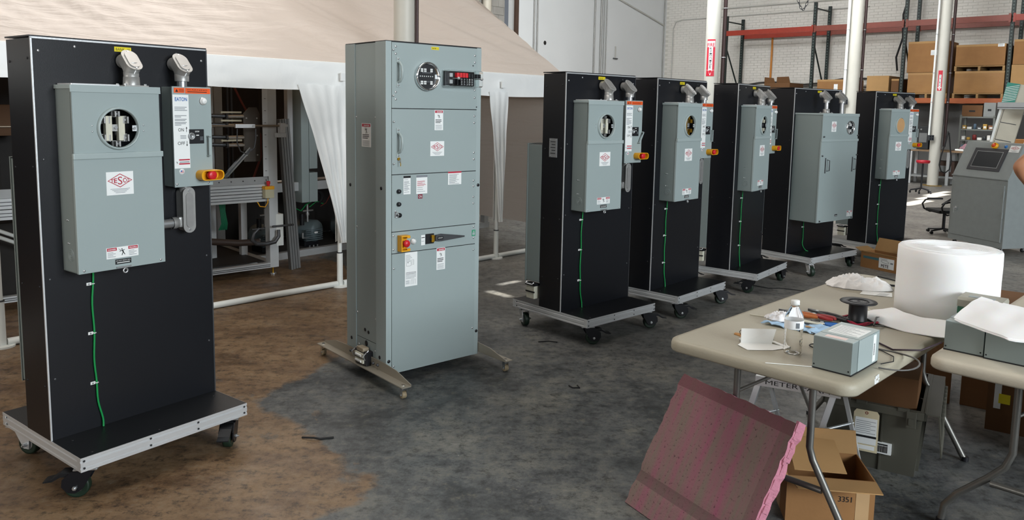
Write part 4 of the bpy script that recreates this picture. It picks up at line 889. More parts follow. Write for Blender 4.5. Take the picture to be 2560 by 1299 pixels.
for x, w0, w1 in ((-.0, .40, .02), (1.95, .16, .06), (-2.57, .3, .1)):
    b = MB(); b.cyl((x, 0, .03), (x, 0, ZE), .019, WP, n=14); b.build('tent_leg', T)
    b = MB(); b.cyl((x, 0, .0), (x, 0, .012), .075, WP, n=20); b.cyl((x, 0, .012), (x, 0, .30), .026, WP, n=16); b.cyl((x, 0, .30), (x, 0, .31), .028, DSTEEL, n=16); b.build('leg_foot', T)
    if x > -2:
        def drape(u, v, x=x, w0=w0, w1=w1):
            l = -w0*(1-v)**1.15-.028; r_ = w1*(1-v)+.030; xx = x+l+(r_-l)*u; am = .007+.011*v
            return (xx, -.062-am*math.sin(u*(9 if w0 > .3 else 6)*PI)*(.3+.7*v)-.012*nz(u*4, v*5, 2, 1), 1.76-(1.76-.40)*v)
        sheet(drape, 60, 40, TBAND, 'gathered_side_curtain')
        sheet(lambda u, v, x=x: (x+.03*math.cos(u*PI), .01+.035*math.sin(u*PI), 1.76-1.36*v), 12, 4, TBAND, 'gathered_side_curtain')
    b = MB(); b.box(x-.028, -.085, 1.80, x+.02, -.065, 1.87, TBAND, .004); b.build('sheet_tab', T)
for x0, x1 in ((-2.57, 0), (0, 1.95), (1.95, 3.0), (-5.5, -2.57)):
    b = MB(); b.tube([(x0+.03, 0, .027), (x1-.03, 0, .027)], .025, WP, 12); b.build('floor_pipe', T)
b = MB(); b.tube([(.03, 0, .3), (.06, .0, .16), (.12, 0, .06), (.16, 0, .05)], .003, DSTEEL, 5); b.build('tie_wire', T)

# ------------------------------------------------------------------ machines in the tent; frame origin at the right front foot, x to the left negative
MX, MY, MA = -2.192, 7.176, R(43)
EXT = mat('frame_aluminium', '#c3c7c9', .42, .35, .05, 10, .05, 60)
def machine():
    T = thing('roller_machine', 'aluminium-framed machine with horizontal rollers, red stop button box and diagonal brace, under the tent', 'machine', (MX, MY, 0), MA)
    def mem(n, *a, m=EXT):
        b = MB(); b.box(*a, m); x0, y0, z0, x1, y1, z1 = a
        if abs(x1-x0) > .3:
            for f in (.33, .66): b.box(x0, y0-.002, z0+(z1-z0)*f-.003, x1, y0, z0+(z1-z0)*f+.003, DSTEEL)
        return b.build(n, T)
    for x in (-.085, -2.35):
        p = mem('frame_post', x, 0, .07, x+.085, .09, 2.3)
    mem('frame_post', -.09, 1.2, .07, -.01, 1.28, 2.3); mem('frame_post', -2.35, 1.2, .07, -2.27, 1.28, 2.3)
    mem('frame_rail', -2.3, .0, .07, -.085, .06, .115); mem('frame_rail', -2.3, 1.22, .07, -.085, 1.28, .115)
    mem('frame_rail', -.08, .09, .07, -.02, 1.2, .115); mem('frame_rail', -2.3, -.01, .70, -.085, .07, .775); mem('frame_rail', -2.3, -.012, .782, -.085, .07, .86)
    mem('frame_rail', -.08, .09, .72, -.02, 1.2, .80); mem('frame_rail', -2.3, 1.22, .72, -.085, 1.28, .80); mem('frame_rail', -2.3, .0, 2.22, -.085, .06, 2.3)
    b = MB(); b.prism([(0, 0), (2.2, 0), (2.2, .07), (0, .07)], (-2.29, -.008, .862), X, (0, .35, .93), (0, .02, -.01), ALUD); s = b.build('sloping_sill', T)
    for k in range(20): screw(s, -2.2+k*.11, .003, .895, (0, -.93, .35), .006, DSTEEL, 'sill_bolt', .006)
    b = MB(); b.box(-.135, .0, .93, -.085, .006, 2.2, ALU); s = b.build('slotted_strip', T)
    for k in range(12): b = MB(); b.box(-.118, -.002, .98+k*.11, -.102, .0, .984+k*.11, INK); b.build('slot', s)
    # rollers and their end plate, under a horizontal guide rod
    b = MB(); b.prism([(-.25, 1.06), (-.10, 1.06), (-.09, 1.12), (-.09, 1.50), (-.12, 1.56), (-.19, 1.56), (-.25, 1.50)], (0, .15, 0), X, Z, (0, .012, 0), mat('brown_machine_plate', '#5c5650', .5, .3, .1)); pl = b.build('end_plate', T)
    for x, z in ((-.22, 1.46), (-.12, 1.46), (-.22, 1.12), (-.12, 1.12), (-.12, 1.3)): screw(pl, x, .15, z, (0, -1, 0), .008)
    for k, z in enumerate((1.475, 1.395, 1.285, 1.215)):
        b = MB(); b.cyl((-.25, .15, z), (-.40, .15, z), .017, CHROME, n=16); b.cyl((-.39, .17, z+.002), (-1.5, .45, z+.03), .018, DSTEEL, n=16); b.lathe([(.014, 0), (.026, 0), (.026, .015), (.014, .015)], (-.40, .15, z), (-1, 0, 0), DSTEEL, 16); b.build('roller', T)
    for z in (1.505, 1.43, 1.25): b = MB(); b.box(-.46, .14, z, -.27, .16, z+.016, mat('cream_bar', '#b9b39c', .6)); b.build('spacer_bar', T)
    b = MB(); b.tube([(-2.2, -.05, 1.395), (.03, -.05, 1.395)], .010, mat('bronze_rod', '#7f7466', .35, .6), 8); g = b.build('guide_rod', T)
    for x0, x1 in ((-.42, -.24), (-1.2, -.63)): b = MB(); b.box(x0, -.075, 1.378, x1, -.045, 1.412, ALU, .003); b.cyl((x1-.02, -.08, 1.395), (x1-.02, -.07, 1.395), .010, STEEL, n=10); b.build('slide_block', g)
    b = MB(); b.box(.0, -.08, 1.33, .05, -.02, 1.42, ALU, .004); b.box(-.03, -.07, 1.29, .06, -.02, 1.33, ALU, .004); b.box(.04, -.075, 1.385, .075, -.03, 1.41, ALU, .003); b.build('rod_bracket', g)
    for x, w in ((-.40, .17), (-.75, .12)): b = MB(); b.tube([(x, -.06, 1.37), (x-.005, -.06, 1.25), (x+w*.15, -.06, 1.17), (x+w*.5, -.06, 1.145), (x+w*.9, -.06, 1.2), (x+w, -.06, 1.28), (x+w, -.06, 1.37)], .006, DSTEEL, 8); b.build('cable_loop', g)
    b = MB(); b.M = Matrix.Translation((-.46, .1, .93)) @ Matrix.Rotation(R(44), 4, 'Y'); b.box(-.012, 0, 0, .0, .03, .36, CHROME); b.box(.012, 0, 0, .024, .03, .36, CHROME); b.box(0, .01, 0, .012, .03, .36, DSTEEL); b.build('diagonal_brace', T)
    b = MB(); b.box(-.9, .3, 1.15, -.52, .9, 1.17, mat('cream_bar', '#b9b39c', .6)); b.box(-.72, .35, 1.17, -.6, .5, 1.2, ALU); b.box(-.8, .4, 1.17, -.76, .5, 1.24, BRASS); b.box(-.58, .32, 1.17, -.55, .36, 1.25, ALU); b.box(-.9, .4, .93, -.86, .9, 1.15, EXT); b.build('work_shelf', T)
    for x in (-.38, -.34, -.17, -.13): b = MB(); b.box(x, .7, .8, x+.018, .72, 1.9, DSTEEL); b.build('inner_rod', T)
    HY = mat('red_hose', '#6e2c20', .5)
    b = MB(); b.tube([(-.42, .5, 2.2), (-.3, .4, 1.9), (-.15, .4, 1.6), (-.02, .3, 1.3), (-.04, .25, 1.1), (-.10, .3, .88)], .011, HY, 8); b.build('red_hose', T)
    b = MB(); b.box(-2.2, .95, .82, -.2, 1.15, 1.8, mat('dark_machine_body', '#211e1c', .7, 0, .2)); b.box(-.75, .6, 1.6, -.4, .9, 2.2, mat('dim_cream_box', '#453f37', .7)); b.box(-1.6, .5, 1.75, -.9, .8, 2.1, mat('dark_machine_body', '#211e1c', .7)); b.build('dark_inner_backing', T)  # plain dark bodies added to keep the space behind the frame dark
    b = MB(); b.tube([(-.7+.02*i, .4, 2.15-.12*math.sin(i*.45)) for i in range(8)], .008, RUB, 6); b.tube([(-1.0, .35, 2.1), (-.8, .3, 1.75), (-.9, .3, 1.5)], .01, RUB, 6); b.build('loose_cable', T)
    # stop button box on the front beam
    CB = mat('cream_button_box', '#b9b598', .5)
    b = MB(); b.box(-.155, -.075, .735, -.07, -.012, .815, CB, .004); q = b.build('stop_button_box', T); b = MB(); b.box(-.157, -.077, .815, -.068, -.012, .845, YEL, .003); b.build('yellow_lid', q); b = MB(); b.cyl((-.112, -.045, .845), (-.112, -.045, .862), .012, REDB, n=14); b.lathe([(.016, 0), (.018, .02), (.017, .03), (.001, .032)], (-.112, -.045, .86), Z, REDB, 18); b.build('stop_button', q)
    b = MB(); b.tube([(-.115, -.04, .735), (-.115, -.035, .69), (-.14, -.03, .65), (-.19, -.03, .66), (-.2, .0, .7)], .005, YEL, 6); b.build('yellow_cable', q)
    b = MB(); b.box(-.02, -.004, .27, .05, .10, .57, WP, .002); b.box(-.022, -.006, .28, -.01, .0, .56, WP); b.build('white_foam_pad', T)
    b = MB(); b.box(-.14, .5, .115, -.08, .56, .70, ALU); b.build('inner_post', T)
    b = MB(); b.box(-1.9, .1, .115, -.1, 1.2, .12, mat('dark_machine_body', '#211e1c', .7)); b.build('base_tray', T)
    for x in (-.04, -2.3): b = MB(); b.cyl((x, .04, 0), (x, .04, .012), .03, STEEL, n=14); b.cyl((x, .04, .01), (x, .04, .075), .007, BRASS, n=8); b.build('levelling_foot', T)
    # the dark motor hanging low on a pivoted arm
    b = MB(); b.lathe([(.001, -.18), (.10, -.17), (.13, -.1), (.14, .1), (.12, .17), (.001, .19)], (-.72, .5, .40), (1, -.4, .1), mat('dark_motor', '#1d2124', .45, .2, .15), 20); b.box(-.8, .4, .5, -.55, .6, .66, BP, .02)
    for k in range(6): b.cyl((-.85+.06*k, .38, .42+.04*math.sin(k*2)), (-.85+.06*k, .35, .42+.04*math.sin(k*2)), .012, STEEL, n=8)
    b.build('drive_motor', T)
    b = MB(); b.tube([(-1.7, .1, .50), (-1.0, .0, .43), (-.4, -.02, .34), (-.2, -.02, .33)], .03, mat('brown_arm', '#3a2f2a', .5), 8); b.build('swing_arm', T)
    b = MB()
    for k in range(6): b.tube([(-.44+.012*k, .3, .72), (-.43+.008*k, .28, .6), (-.42+.01*k, .28, .48), (-.44+.014*k, .3, .42)], .006, mat('green_cable', '#136b4a', .5), 6)
    b.build('green_cable_bundle', T)
    b = MB()
    b.tube([(-.21, -.05, .46), (-.26, -.05, .42), (-.28, -.05, .36), (-.24, -.05, .32), (-.14, -.05, .31), (-.06, -.05, .32), (-.02, -.05, .37), (-.02, -.05, .43)], [.013, .016, .02, .02, .02, .02, .017, .014], DSTEEL, 8); b.cyl((-.28, -.05, .455), (-.16, -.05, .455), .009, DSTEEL, n=8); b.cyl((-.08, -.05, .465), (.13, -.05, .465), .010, DSTEEL, n=10); b.cyl((.10, -.09, .465), (.10, -.01, .465), .006, DSTEEL, n=8)
    tag(b.build('c_clamp', loc=(MX, MY, 0), rz=MA), 'dark steel C-clamp gripping the white pad low on the machine post', 'clamp')
machine()
b = MB(); b.M = Matrix.Translation((-2.09, 7.40, 0)) @ Matrix.Rotation(R(50), 4, 'Z') @ Matrix.Rotation(R(-4.2), 4, 'Y')
for k in range(4): b.box(-.055+k*.028, 0, .002 if k == 0 else .004, -.033+k*.028, .045, 1.46, ALUD); 
b.box(-.05, .006, .006, .05, .05, 1.455, DSTEEL)
tag(b.build('aluminium_extrusion'), 'long slotted aluminium extrusion standing upright beside the roller machine', 'extrusion')
def skid():
    T = thing('pump_skid', 'aluminium-framed skid with grey finned motors and a tall grey cabinet, behind the tent curtain', 'machine', (-2.1, 8.15, 0), R(50))
    def mem(n, *a, m=EXT): b = MB(); b.box(*a, m); return b.build(n, T)
    mem('frame_rail', -1.2, 0, .0, 2.8, .07, .07); mem('frame_rail', -1.2, 0, .70, 2.8, .07, .79); mem('frame_rail', -1.2, .9, .0, 2.8, .97, .07)
    mem('deck', -1.2, .07, .04, 2.8, .9, .055, m=mat('grey_deck', '#4c4c4c', .5, .3)); mem('frame_post', -1.2, 0, .07, -1.12, .07, 2.2); mem('frame_post', 2.7, 0, .07, 2.78, .07, .7)
    mem('frame_post', -.30, .02, .79, -.24, .08, 2.3, m=ALU)
    mem('dark_rear_backing', -.05, .25, .8, 2.6, .95, 1.9, m=mat('dark_machine_body', '#211e1c', .7)); mem('rear_backing', -1.1, .85, .07, 2.7, .9, .7, m=mat('dark_machine_body', '#211e1c', .7))  # plain dark boxes, added as backing for the dark tent interior
    for x0, x1, z0, z1 in ((-.195, -.105, .58, 2.2), (-.10, .0, .58, .89), (-.10, .0, .93, 2.2)): b = MB(); b.box(x0, -.06, z0, x1, .2, z1, GRAY, .004); b.build('control_cabinet', T)
    MG = mat('grey_motor', '#66757a', .45, .2, .08, 14)
    for xc in (-.42, .10, .62):
        b = MB(); b.lathe([(.001, -.14), (.09, -.14), (.115, -.11), (.12, .0), (.12, .12), (.1, .15), (.001, .15)], (xc, .3, .22), (.5, -1, 0), MG, 28); b.box(xc-.09, .2, .055, xc+.09, .4, .12, BP, .01); m_ = b.build('motor', T)
        for k in range(6):
            b = MB(); z = .13+k*.022; b.box(xc-.125+.0*k, .12, z, xc+.09, .16, z+.009, MG, .002); b.build('cooling_fin', m_)
        b = MB(); b.prism(rrect(.045, .018, .009, 4), (xc+.0, .117, .215), X, Z, (0, -.003, 0), WPLA); b.build('name_plate', m_)
        b = MB(); b.cyl((xc-.12, .2, .3), (xc-.12, .2, .42), .025, BP, n=12); b.build('filter_cap', m_)
        b = MB(); b.cyl((xc-.05, .2, .33), (xc-.05, .2, .52), .012, STEEL, n=10); b.cyl((xc-.11, .2, .45), (xc+.02, .2, .45), .010, STEEL, n=10); b.cyl((xc-.05, .2, .40), (xc-.05, .2, .43), .02, STEEL, n=10); b.build('valve_assembly', m_)
        b = MB(); b.cyl((xc-.14, .16, .16), (xc-.14, .16, .22), .011, CASTL, n=10); b.cyl((xc-.14, .16, .165), (xc-.06, .16, .165), .010, CASTL, n=10); b.build('pipe_elbow', m_)
        for i in range(3): b = MB(); b.cyl((xc-.06+.05*i, .15, .055), (xc-.06+.05*i, .15, .075), .009, STEEL, n=8); b.build('foot_bolt', m_)
    b = MB(); b.tube([(-.16, .1, .50), (-.1, .1, .47), (-.04, .1, .53), (.05, .12, .56)], .006, GWIRE, 6); b.tube([(.02, .12, .5), (.1, .1, .56), (.2, .12, .52)], .006, GWIRE, 6); b.build('green_wire', T)
    b = MB(); b.tube([(.15, .1, .5), (.22, .1, .53), (.3, .12, .62)], .005, mat('red_hose', '#8a3524', .5), 6); b.build('red_hose', T)
    b = MB(); b.lathe([(.05, -.02), (.075, -.02), (.075, .02), (.05, .02), (.05, -.02)], (.12, .12, .60), (0, -1, 0), RUB, 20); b.build('pulley', T)
skid()
# glimpse behind the nearest stand: another machine with a white diagonal brace
T = thing('braced_machine', 'dark machine with a white diagonal brace, half hidden left of the nearest stand', 'machine', (-3.95, 5.95, 0), R(45))
b = MB(); b.box(-1.2, .1, .0, .15, .8, .62, mat('dark_machine_body', '#211e1c', .7), .02); b.box(-1.2, .5, .6, .1, .9, 1.25, mat('dark_machine_body', '#211e1c', .7), .02); b.build('machine_body', T)
b = MB(); b.box(-1.2, .3, 1.3, .2, .9, 1.55, mat('grimy_cartons', '#5c4430', .8), .02); b.build('storage_tray', T)
b = MB(); b.tube([(-.5, -.08, .82), (.35, -.08, .38)], .015, WP, 8); b.tube([(-.5, -.1, .77), (.35, -.1, .33)], .015, WP, 8); b.build('diagonal_brace', T)
b = MB(); b.tube([(-.9, -.02, .80), (.3, -.02, .80)], .015, STEEL, 8); b.tube([(-.9, -.04, .76), (.3, -.04, .76)], .008, STEEL, 8); b.build('guide_rod', T)
# red jack stand foot glimpsed under the tent's end sheet
T = thing('red_jack', 'red painted steel jack legs on the floor beyond the tent end sheet', 'jack', (1.05, 11.6, 0), R(20))
RJ = mat('red_painted_steel', '#8f1d22', .45, 0, .1)
b = MB(); b.tube([(-.6, 0, .03), (.5, .05, .05)], .03, RJ, 8); b.build('leg', T); b = MB(); b.tube([(-.2, -.3, .03), (.15, .3, .05)], .03, RJ, 8); b.build('leg', T); b = MB(); b.tube([(-.1, 0, .05), (.1, 0, .6)], .03, RJ, 8); b.build('mast', T)
# ------------------------------------------------------------------ folding tables; frame: x to the right, y along the table
AX, AY, AA = .842, 2.613, R(-45)
def tb(x, y, z=0): return (AX+x*math.cos(AA)-y*math.sin(AA), AY+x*math.sin(AA)+y*math.cos(AA), z)
def rings(b, rs, m, O=(0, 0)):
    """stack of rounded-rectangle outlines (w, d, r, z) closed at both ends"""
    n = None; vs = []
    for w, d, r, z in rs:
        q = rrect(w, d, r, 8); n = len(q); vs += [(O[0]+u, O[1]+v, z) for u, v in q]
    k = len(rs); b.add(vs, [(i*n+j, i*n+(j+1) % n, (i+1)*n+(j+1) % n, (i+1)*n+j) for i in range(k-1) for j in range(n)], m, True)
    b.add(vs, [tuple(range(n-1, -1, -1)), tuple(range((k-1)*n, k*n))], m)
def folding_table(x0, y0, w, d, label, m, lx, foot_left):
    T = thing('folding_table', label, 'table', tb(x0, y0), AA)
    b = MB(); b.M = Matrix.Translation((w/2, d/2, 0)); t = .012
    rings(b, [(w-.024, d-.024, .05, .700), (w-.008, d-.008, .058, .696), (w, d, .062, .703), (w, d, .062, .722), (w-.006, d-.006, .060, .733), (w-.022, d-.022, .052, .739), (w-.05, d-.05, .04, .740)], m); top = b.build('table_top', T)
    if foot_left is None:
        b = MB(); random.seed(3)
        for k in range(9): yy = .17+random.random()*.05; zz = .703+random.random()*.02; b.box(w-.001, yy, zz, w+.0012, yy+.006+random.random()*.012, zz+.004+random.random()*.008, WHITE)
        b.build('torn_sticker', top)
    LG = mat('grey_table_leg', '#6b6a66', .4, .6, .06)
    for yy, sg in ((.29, 1), (d-.29, -1)):
        for s, xx in ((-1, lx[0]), (1, lx[1])):
            b = MB(); xx_ = xx
            if foot_left is None: pts = [(xx, yy, .70), (xx, yy, .37), (xx+s*.015, yy, .325), (xx+s*.05, yy-.005, .27), (xx+s*.22, yy-.03, .0)]
            else: pts = [(xx, yy, .70), (xx, yy, .36), (xx+s*.02, yy, .30), (xx+s*.07, yy, .24), (xx+s*.17, yy, .14), (xx+s*.21, yy, .08), (xx+s*.22, yy, .0)]
            b.tube(pts, .0135, LG, 12); b.cyl((pts[-1][0], pts[-1][1], 0), (pts[-1][0], pts[-1][1], .02), .016, BP, n=12); b.build('leg', T)
        b = MB(); b.tube([(lx[0]-.06, yy-.01, .225), (lx[1]+.06, yy-.01, .225)], .012, LG, 10); b.build('leg_stretcher', T)
        b = MB(); xm = (lx[0]+lx[1])/2; yb_ = yy+.28*sg
        b.tube([(lx[1], yy, .50), (xm, yb_-.12*sg, .60)], .007, LG, 8); b.tube([(lx[0], yy, .50), (xm, yb_-.12*sg, .60)], .007, LG, 8); b.tube([(xm, yb_-.12*sg, .60), (xm, yb_, .70)], .011, LG, 8); b.cyl((xm-.02, yb_-.12*sg, .60), (xm+.02, yb_-.12*sg, .60), .012, LG, n=10); b.build('leg_brace', T)
    return T
folding_table(-.3525, 0, .705, 1.83, 'beige plastic folding table with tools, a water bottle and a foam roll on it', TBL, (.1525, .4575), None)
folding_table(.405, .53, .74, 1.83, 'ivory plastic folding table at the right edge carrying two grey enclosures', TBL2, (.235, .52), 1)
# ---- things on the tables (z = .7402)
ZT = .7402
def grey_box(x, y, w, d, h, label, rz=0, sticker=False, z=ZT):
    T = thing('steel_enclosure', label, 'box', tb(x, y, z), AA+R(rz), 'small grey steel enclosures on the tables')
    b = MB(); b.box(0, 0, .004, w, d, h-.002, GRAYD, .001); b.box(-.0015, .0, 0, w+.0015, d, .005, INK); B_ = b.build('enclosure_body', T)
    b = MB(); b.box(-.002, .055, h-.002, w+.002, d+.004, h+.001, GRAY2); b.box(w, .05, .006, w+.002, d+.004, h, GRAY2); b.box(-.002, .05, .006, 0, d+.004, h, GRAY2); b.box(-.002, d+.001, .006, w+.002, d+.004, h, GRAY2); b.build('enclosure_cover', T)
    b = MB(); b.box(0, 0, h-.003, w, .053, h, GRAY2); b.build('top_lip', T)
    screw(B_, .006, 0, .015, (0, -1, 0), .003, INK, 'rivet', .001); screw(B_, w-.008, 0, .015, (0, -1, 0), .003, INK, 'rivet', .001)
    b = MB()
    for rr in (.018, .012): b.lathe([(rr, 0), (rr-.001, .001), (rr-.002, 0)], (w+.001, .07, .045), X, GRAY2, 20)
    b.build('knockout', T)
    if sticker:
        b = MB(); b.box(.015, .075, h+.001, w-.012, d-.035, h+.0016, WHITE)
        for k in range(10): b.box(.02, .085+k*.011, h+.0016, w-.02-.02*(k % 3), .087+k*.011, h+.0019, PRT)
        b.build('data_label', T)
        b = MB(); b.box(.03, .015, h, w-.03, .04, h+.0006, mat('pale_pink_sticker', '#e6cfca', .6)); b.build('pink_label', T)
        b = MB(); b.box(w+.002, d-.052, .012, w+.003, d-.026, h-.008, WHITE)
        for k in range(14): b.box(w+.003, d-.045, .035+k*.003, w+.0034, d-.037, .0365+k*.003 if k % 3 else .037+k*.003, INK)
        b.build('barcode_label', T)
    return T
grey_box(.178, .092, .130, .228, .114, 'grey steel enclosure with paper labels, next to the water bottle', sticker=True)
grey_box(.422, .665, .128, .25, .110, 'grey steel enclosure at the corner of the ivory table, under the foam sheet', 0)
grey_box(.556, .655, .150, .25, .112, 'grey steel enclosure at the right edge of the picture under the foam sheet', 0)
def bottle():
    T = thing('water_bottle', 'clear plastic water bottle with white cap and label, half full, on the beige table', 'bottle', tb(.06, .195, ZT), R(20))
    PET = mat('clear_pet', '#ffffff', .03, 0, 0, trans=1, ior=1.08); WAT = mat('water', '#ffffff', .0, 0, 0, trans=1, ior=1.2)
    pr_ = [(.001, .006), (.018, .002), (.029, .0), (.0325, .008), (.0325, .014)]
    for k in range(5): z = .018+k*.014; pr_ += [(.0322, z), (.0305, z+.005), (.0322, z+.010)]
    pr_ += [(.0328, .092), (.032, .094), (.032, .124), (.0328, .127), (.031, .138), (.024, .155), (.0155, .168), (.0135, .172), (.0135, .178), (.0165, .179), (.0165, .181), (.0125, .182), (.0125, .190)]
    b = MB(); b.lathe(pr_, (0, 0, 0), Z, PET, 36); b.build('bottle_body', T)
    b = MB(); b.lathe([(.001, .1)] + [(min(r_-.0012, .0306), z) for r_, z in reversed(pr_[1:22]) if z < .1]+[(.001, .007)], (0, 0, 0), Z, WAT, 32); b.build('water', T)
    b = MB(); b.lathe([(.0332, .094), (.0334, .096), (.0334, .122), (.0332, .124)], (0, 0, 0), Z, mat('frosted_label', '#eef1f3', .4, 0, .02), 36)
    for k in range(9): a = R(-118)+k*.045; b.box(.0336*math.cos(a)-.0006, .0336*math.sin(a)-.0006, .099, .0336*math.cos(a)+.0006, .0336*math.sin(a)+.0006, .118, PRT)
    b.build('bottle_label', T)
    b = MB(); b.lathe([(.0148, .178), (.0152, .180), (.0152, .192), (.0145, .194), (.001, .194)], (0, 0, 0), Z, WPLA, 28); b.build('cap', T)
bottle()
def foam_roll():
    T = thing('foam_roll', 'big upright roll of white packing foam on the beige table', 'roll', (1.900, 3.302, ZT), 0)
    b = MB(); n = 96; R0 = .2; vs = []
    prof = [(.035, 0), (R0-.006, 0), (R0, .004), (R0+.001, .08), (R0, .16), (R0+.001, .24), (R0, .288), (R0-.005, .294), (R0-.03, .296), (.12, .294), (.06, .292), (.034, .290), (.034, .0)]
    b.lathe(prof, (0, 0, 0), Z, FOAM, n); b.build('roll_body', T)
    b = MB(); P = [( (.05+.148*k/380)*math.cos(k*.33), (.05+.148*k/380)*math.sin(k*.33), .2955) for k in range(381)]; b.tube(P, .0006, mat('foam_layer_gap', '#eceeef', .8), 4); b.build('layer_edge', T)
    b = MB(); b.lathe([(.034, -.02), (.033, .235), (.030, .235), (.030, -.0)], (0, 0, 0.02), Z, CARDL, 24); b.build('core_tube', T)
foam_roll()
def sheet_obj(name, fn, nu, nv, m, label, cat, th=.0025):
    vs = [fn(i/nu, j/nv) for j in range(nv+1) for i in range(nu+1)]; N_ = len(vs)
    fs = [(j*(nu+1)+i, j*(nu+1)+i+1, (j+1)*(nu+1)+i+1, (j+1)*(nu+1)+i) for j in range(nv) for i in range(nu)]
    lo = [(x, y, z-th) for x, y, z in vs]; rim = [j*(nu+1) for j in range(nv+1)]; rim = list(range(nu+1))+[(j+1)*(nu+1)+nu for j in range(nv)]+[nv*(nu+1)+i for i in range(nu-1, -1, -1)]+[j*(nu+1) for j in range(nv-1, 0, -1)]
    b = MB(); b.add(vs, fs, m, True); b.add(lo, [f[::-1] for f in fs], m, True); b.add(vs+lo, [(rim[i], rim[i]+N_, rim[(i+1) % len(rim)]+N_, rim[(i+1) % len(rim)]) for i in range(len(rim))], m)
    return tag(b.build(name), label, cat)
def strip(u, v):
    # free end of the foam, peeling off the roll and lying across the table towards the left
    A = Vector(tb(.060, .965)[:2]); B = Vector(tb(.14, .865)[:2]); Cc = Vector(tb(.26, .86)[:2]); D = Vector(tb(.40, .89)[:2]); t = u
    p = A*(1-t)**3+B*3*t*(1-t)**2+Cc*3*t*t*(1-t)+D*t**3; d = (B-A)*3*(1-t)**2+(Cc-B)*6*t*(1-t)+(D-Cc)*3*t*t; d.normalize(); n = Vector((d.y, -d.x))
    q = p+n*(.17*v-.085)*(.85+.15*u); return (q.x, q.y, ZT+.008+.030*(1-v)+.004*math.sin(u*7)+.004*nz(u*3, v*2, 0, 1.5))
sheet_obj('foam_strip', strip, 30, 8, FOAM, 'loose end of white foam sheet lying in front of the roll', 'foam sheet', .003)
def fsheet(u, v):
    f = Vector((.440, .69, .121)).lerp(Vector((.648, .545, .117)), u/.55) if u < .55 else Vector((.648, .545, .117)).lerp(Vector((.83, .66, .121)), (u-.55)/.45)
    g_ = Vector((.455, .985, .152)).lerp(Vector((.85, .90, .138)), u)
    p = f.lerp(g_, v); z = p.z+.010*math.sin(v*PI)+.006*nz(u*3, v*2, 4, 1.7); q = tb(p.x, p.y, ZT+z); return q
for k in range(2):
    sheet_obj('foam_sheet', lambda u, v, k=k: (lambda q: (q[0]-.004*k, q[1]-.012*k, q[2]-.0045*k))(fsheet(u, v)), 24, 20, FOAM, ('folded white foam sheet lying on the two grey enclosures, upper layer', 'folded white foam sheet on the two grey enclosures, lower layer with the edge showing')[k], 'foam sheet', .0025)
T = thing('green_instrument', 'grey-topped green instrument case behind the grey enclosures, beside the foam roll', 'instrument', tb(.385, .935, ZT), AA+R(2))
b = MB(); b.box(0, 0, 0, .15, .14, .112, mat('dark_green_case', '#1f5a41', .5), .006); b.build('case_body', T)
b = MB(); b.prism([(-.002, .112), (-.002, .138), (.012, .148), (.12, .148), (.142, .135), (.142, .112)], (0, 0, 0), Y, Z, (.15, 0, 0), mat('worn_grey_lid', '#9a988c', .6, 0, .1, 12)); b.box(.03, .03, .1475, .12, .06, .1495, GRAYD); b.build('case_lid', T)
b = MB(); b.tube([tb(.72, .90, ZT+.02), tb(.85, .92, ZT+.02), tb(1.1, 1.0, ZT+.02)], .012, mat('bright_blue_plastic', '#1d93d8', .4), 10); tag(b.build('blue_tube'), 'bright blue plastic tube at the right edge of the ivory table', 'tube')
# white folded card
b = MB()
def P3(x, y, z): return tb(x, y, ZT+z)
v = [P3(-.122, .155, .004), P3(-.035, .228, .004), P3(-.026, .238, .060), P3(-.126, .163, .056), P3(-.118, .125, .003), P3(-.063, .098, .0015), P3(.0, .165, .0015), P3(.03, .235, .003)]
CW = mat('white_card', '#f6f8f6', .6, 0, .01); fc = [(0, 1, 2, 3), (0, 4, 5, 1), (1, 5, 6), (1, 6, 7)]
b.add(v, fc, CW); b.add([(p[0]-.0006, p[1]+.0009, p[2]-.0008) for p in v], [f[::-1] for f in fc], CW)
tag(b.build('folded_card'), 'folded white card standing on the near end of the beige table', 'card')
b = MB(); b.prism([(0, 0), (.045, -.012), (.06, .01), (.035, .03), (-.005, .018)], tb(-.20, .245, ZT), (math.cos(AA), math.sin(AA), 0), (-math.sin(AA), math.cos(AA), 0), (0, 0, .003), mat('tan_leather', '#b27e45', .7)); b.tube([tb(-.175, .25, ZT+.003), tb(-.18, .25, ZT+.015), tb(-.178, .262, ZT+.02)], .0012, INK, 5)
tag(b.build('tan_tag'), 'small tan tag with a black tie, behind the folded white card', 'tag')
b = MB(); b.cyl(tb(-.135, .175, ZT), tb(-.135, .175, ZT+.008), .004, STEEL, n=8); b.cyl(tb(-.135, .175, ZT+.008), tb(-.135, .175, ZT+.011), .006, STEEL, n=8); tag(b.build('small_bolt'), 'tiny bolt on the table left of the folded card', 'bolt')
def rod(name, a, c, r, m, label, cat, n=8, parts=()):
    b = MB(); b.tube([tb(*a), tb(*c)], r, m, n); o = tag(b.build(name), label, cat); return o
T = thing('white_marker', 'thin white pen with a red tip lying left of the water bottle', 'pen', tb(-.10, .275, ZT+.005), AA)
b = MB(); b.tube([(.02, -.008, 0), (.135, -.052, 0)], .0048, WPLA, 10); b.build('barrel', T); b = MB(); b.tube([(.0, 0, 0), (.02, -.008, 0)], .004, mat('red_tip', '#8a2b2b', .5), 8); b.build('tip', T); b = MB(); b.box(.05, -.022, .004, .056, -.014, .008, STEEL); b.build('clip', T)
b = MB(); b.tube([tb(.10, .045, ZT+.0016), tb(.15, .075, ZT+.0016), tb(.19, .10, ZT+.0016)], .0014, WPLA, 6); b.tube([tb(.05, .01, ZT+.0016), tb(.10, .045, ZT+.0016)], .0014, WPLA, 6); tag(b.build('white_wire'), 'thin white wire on the front edge of the beige table', 'wire')
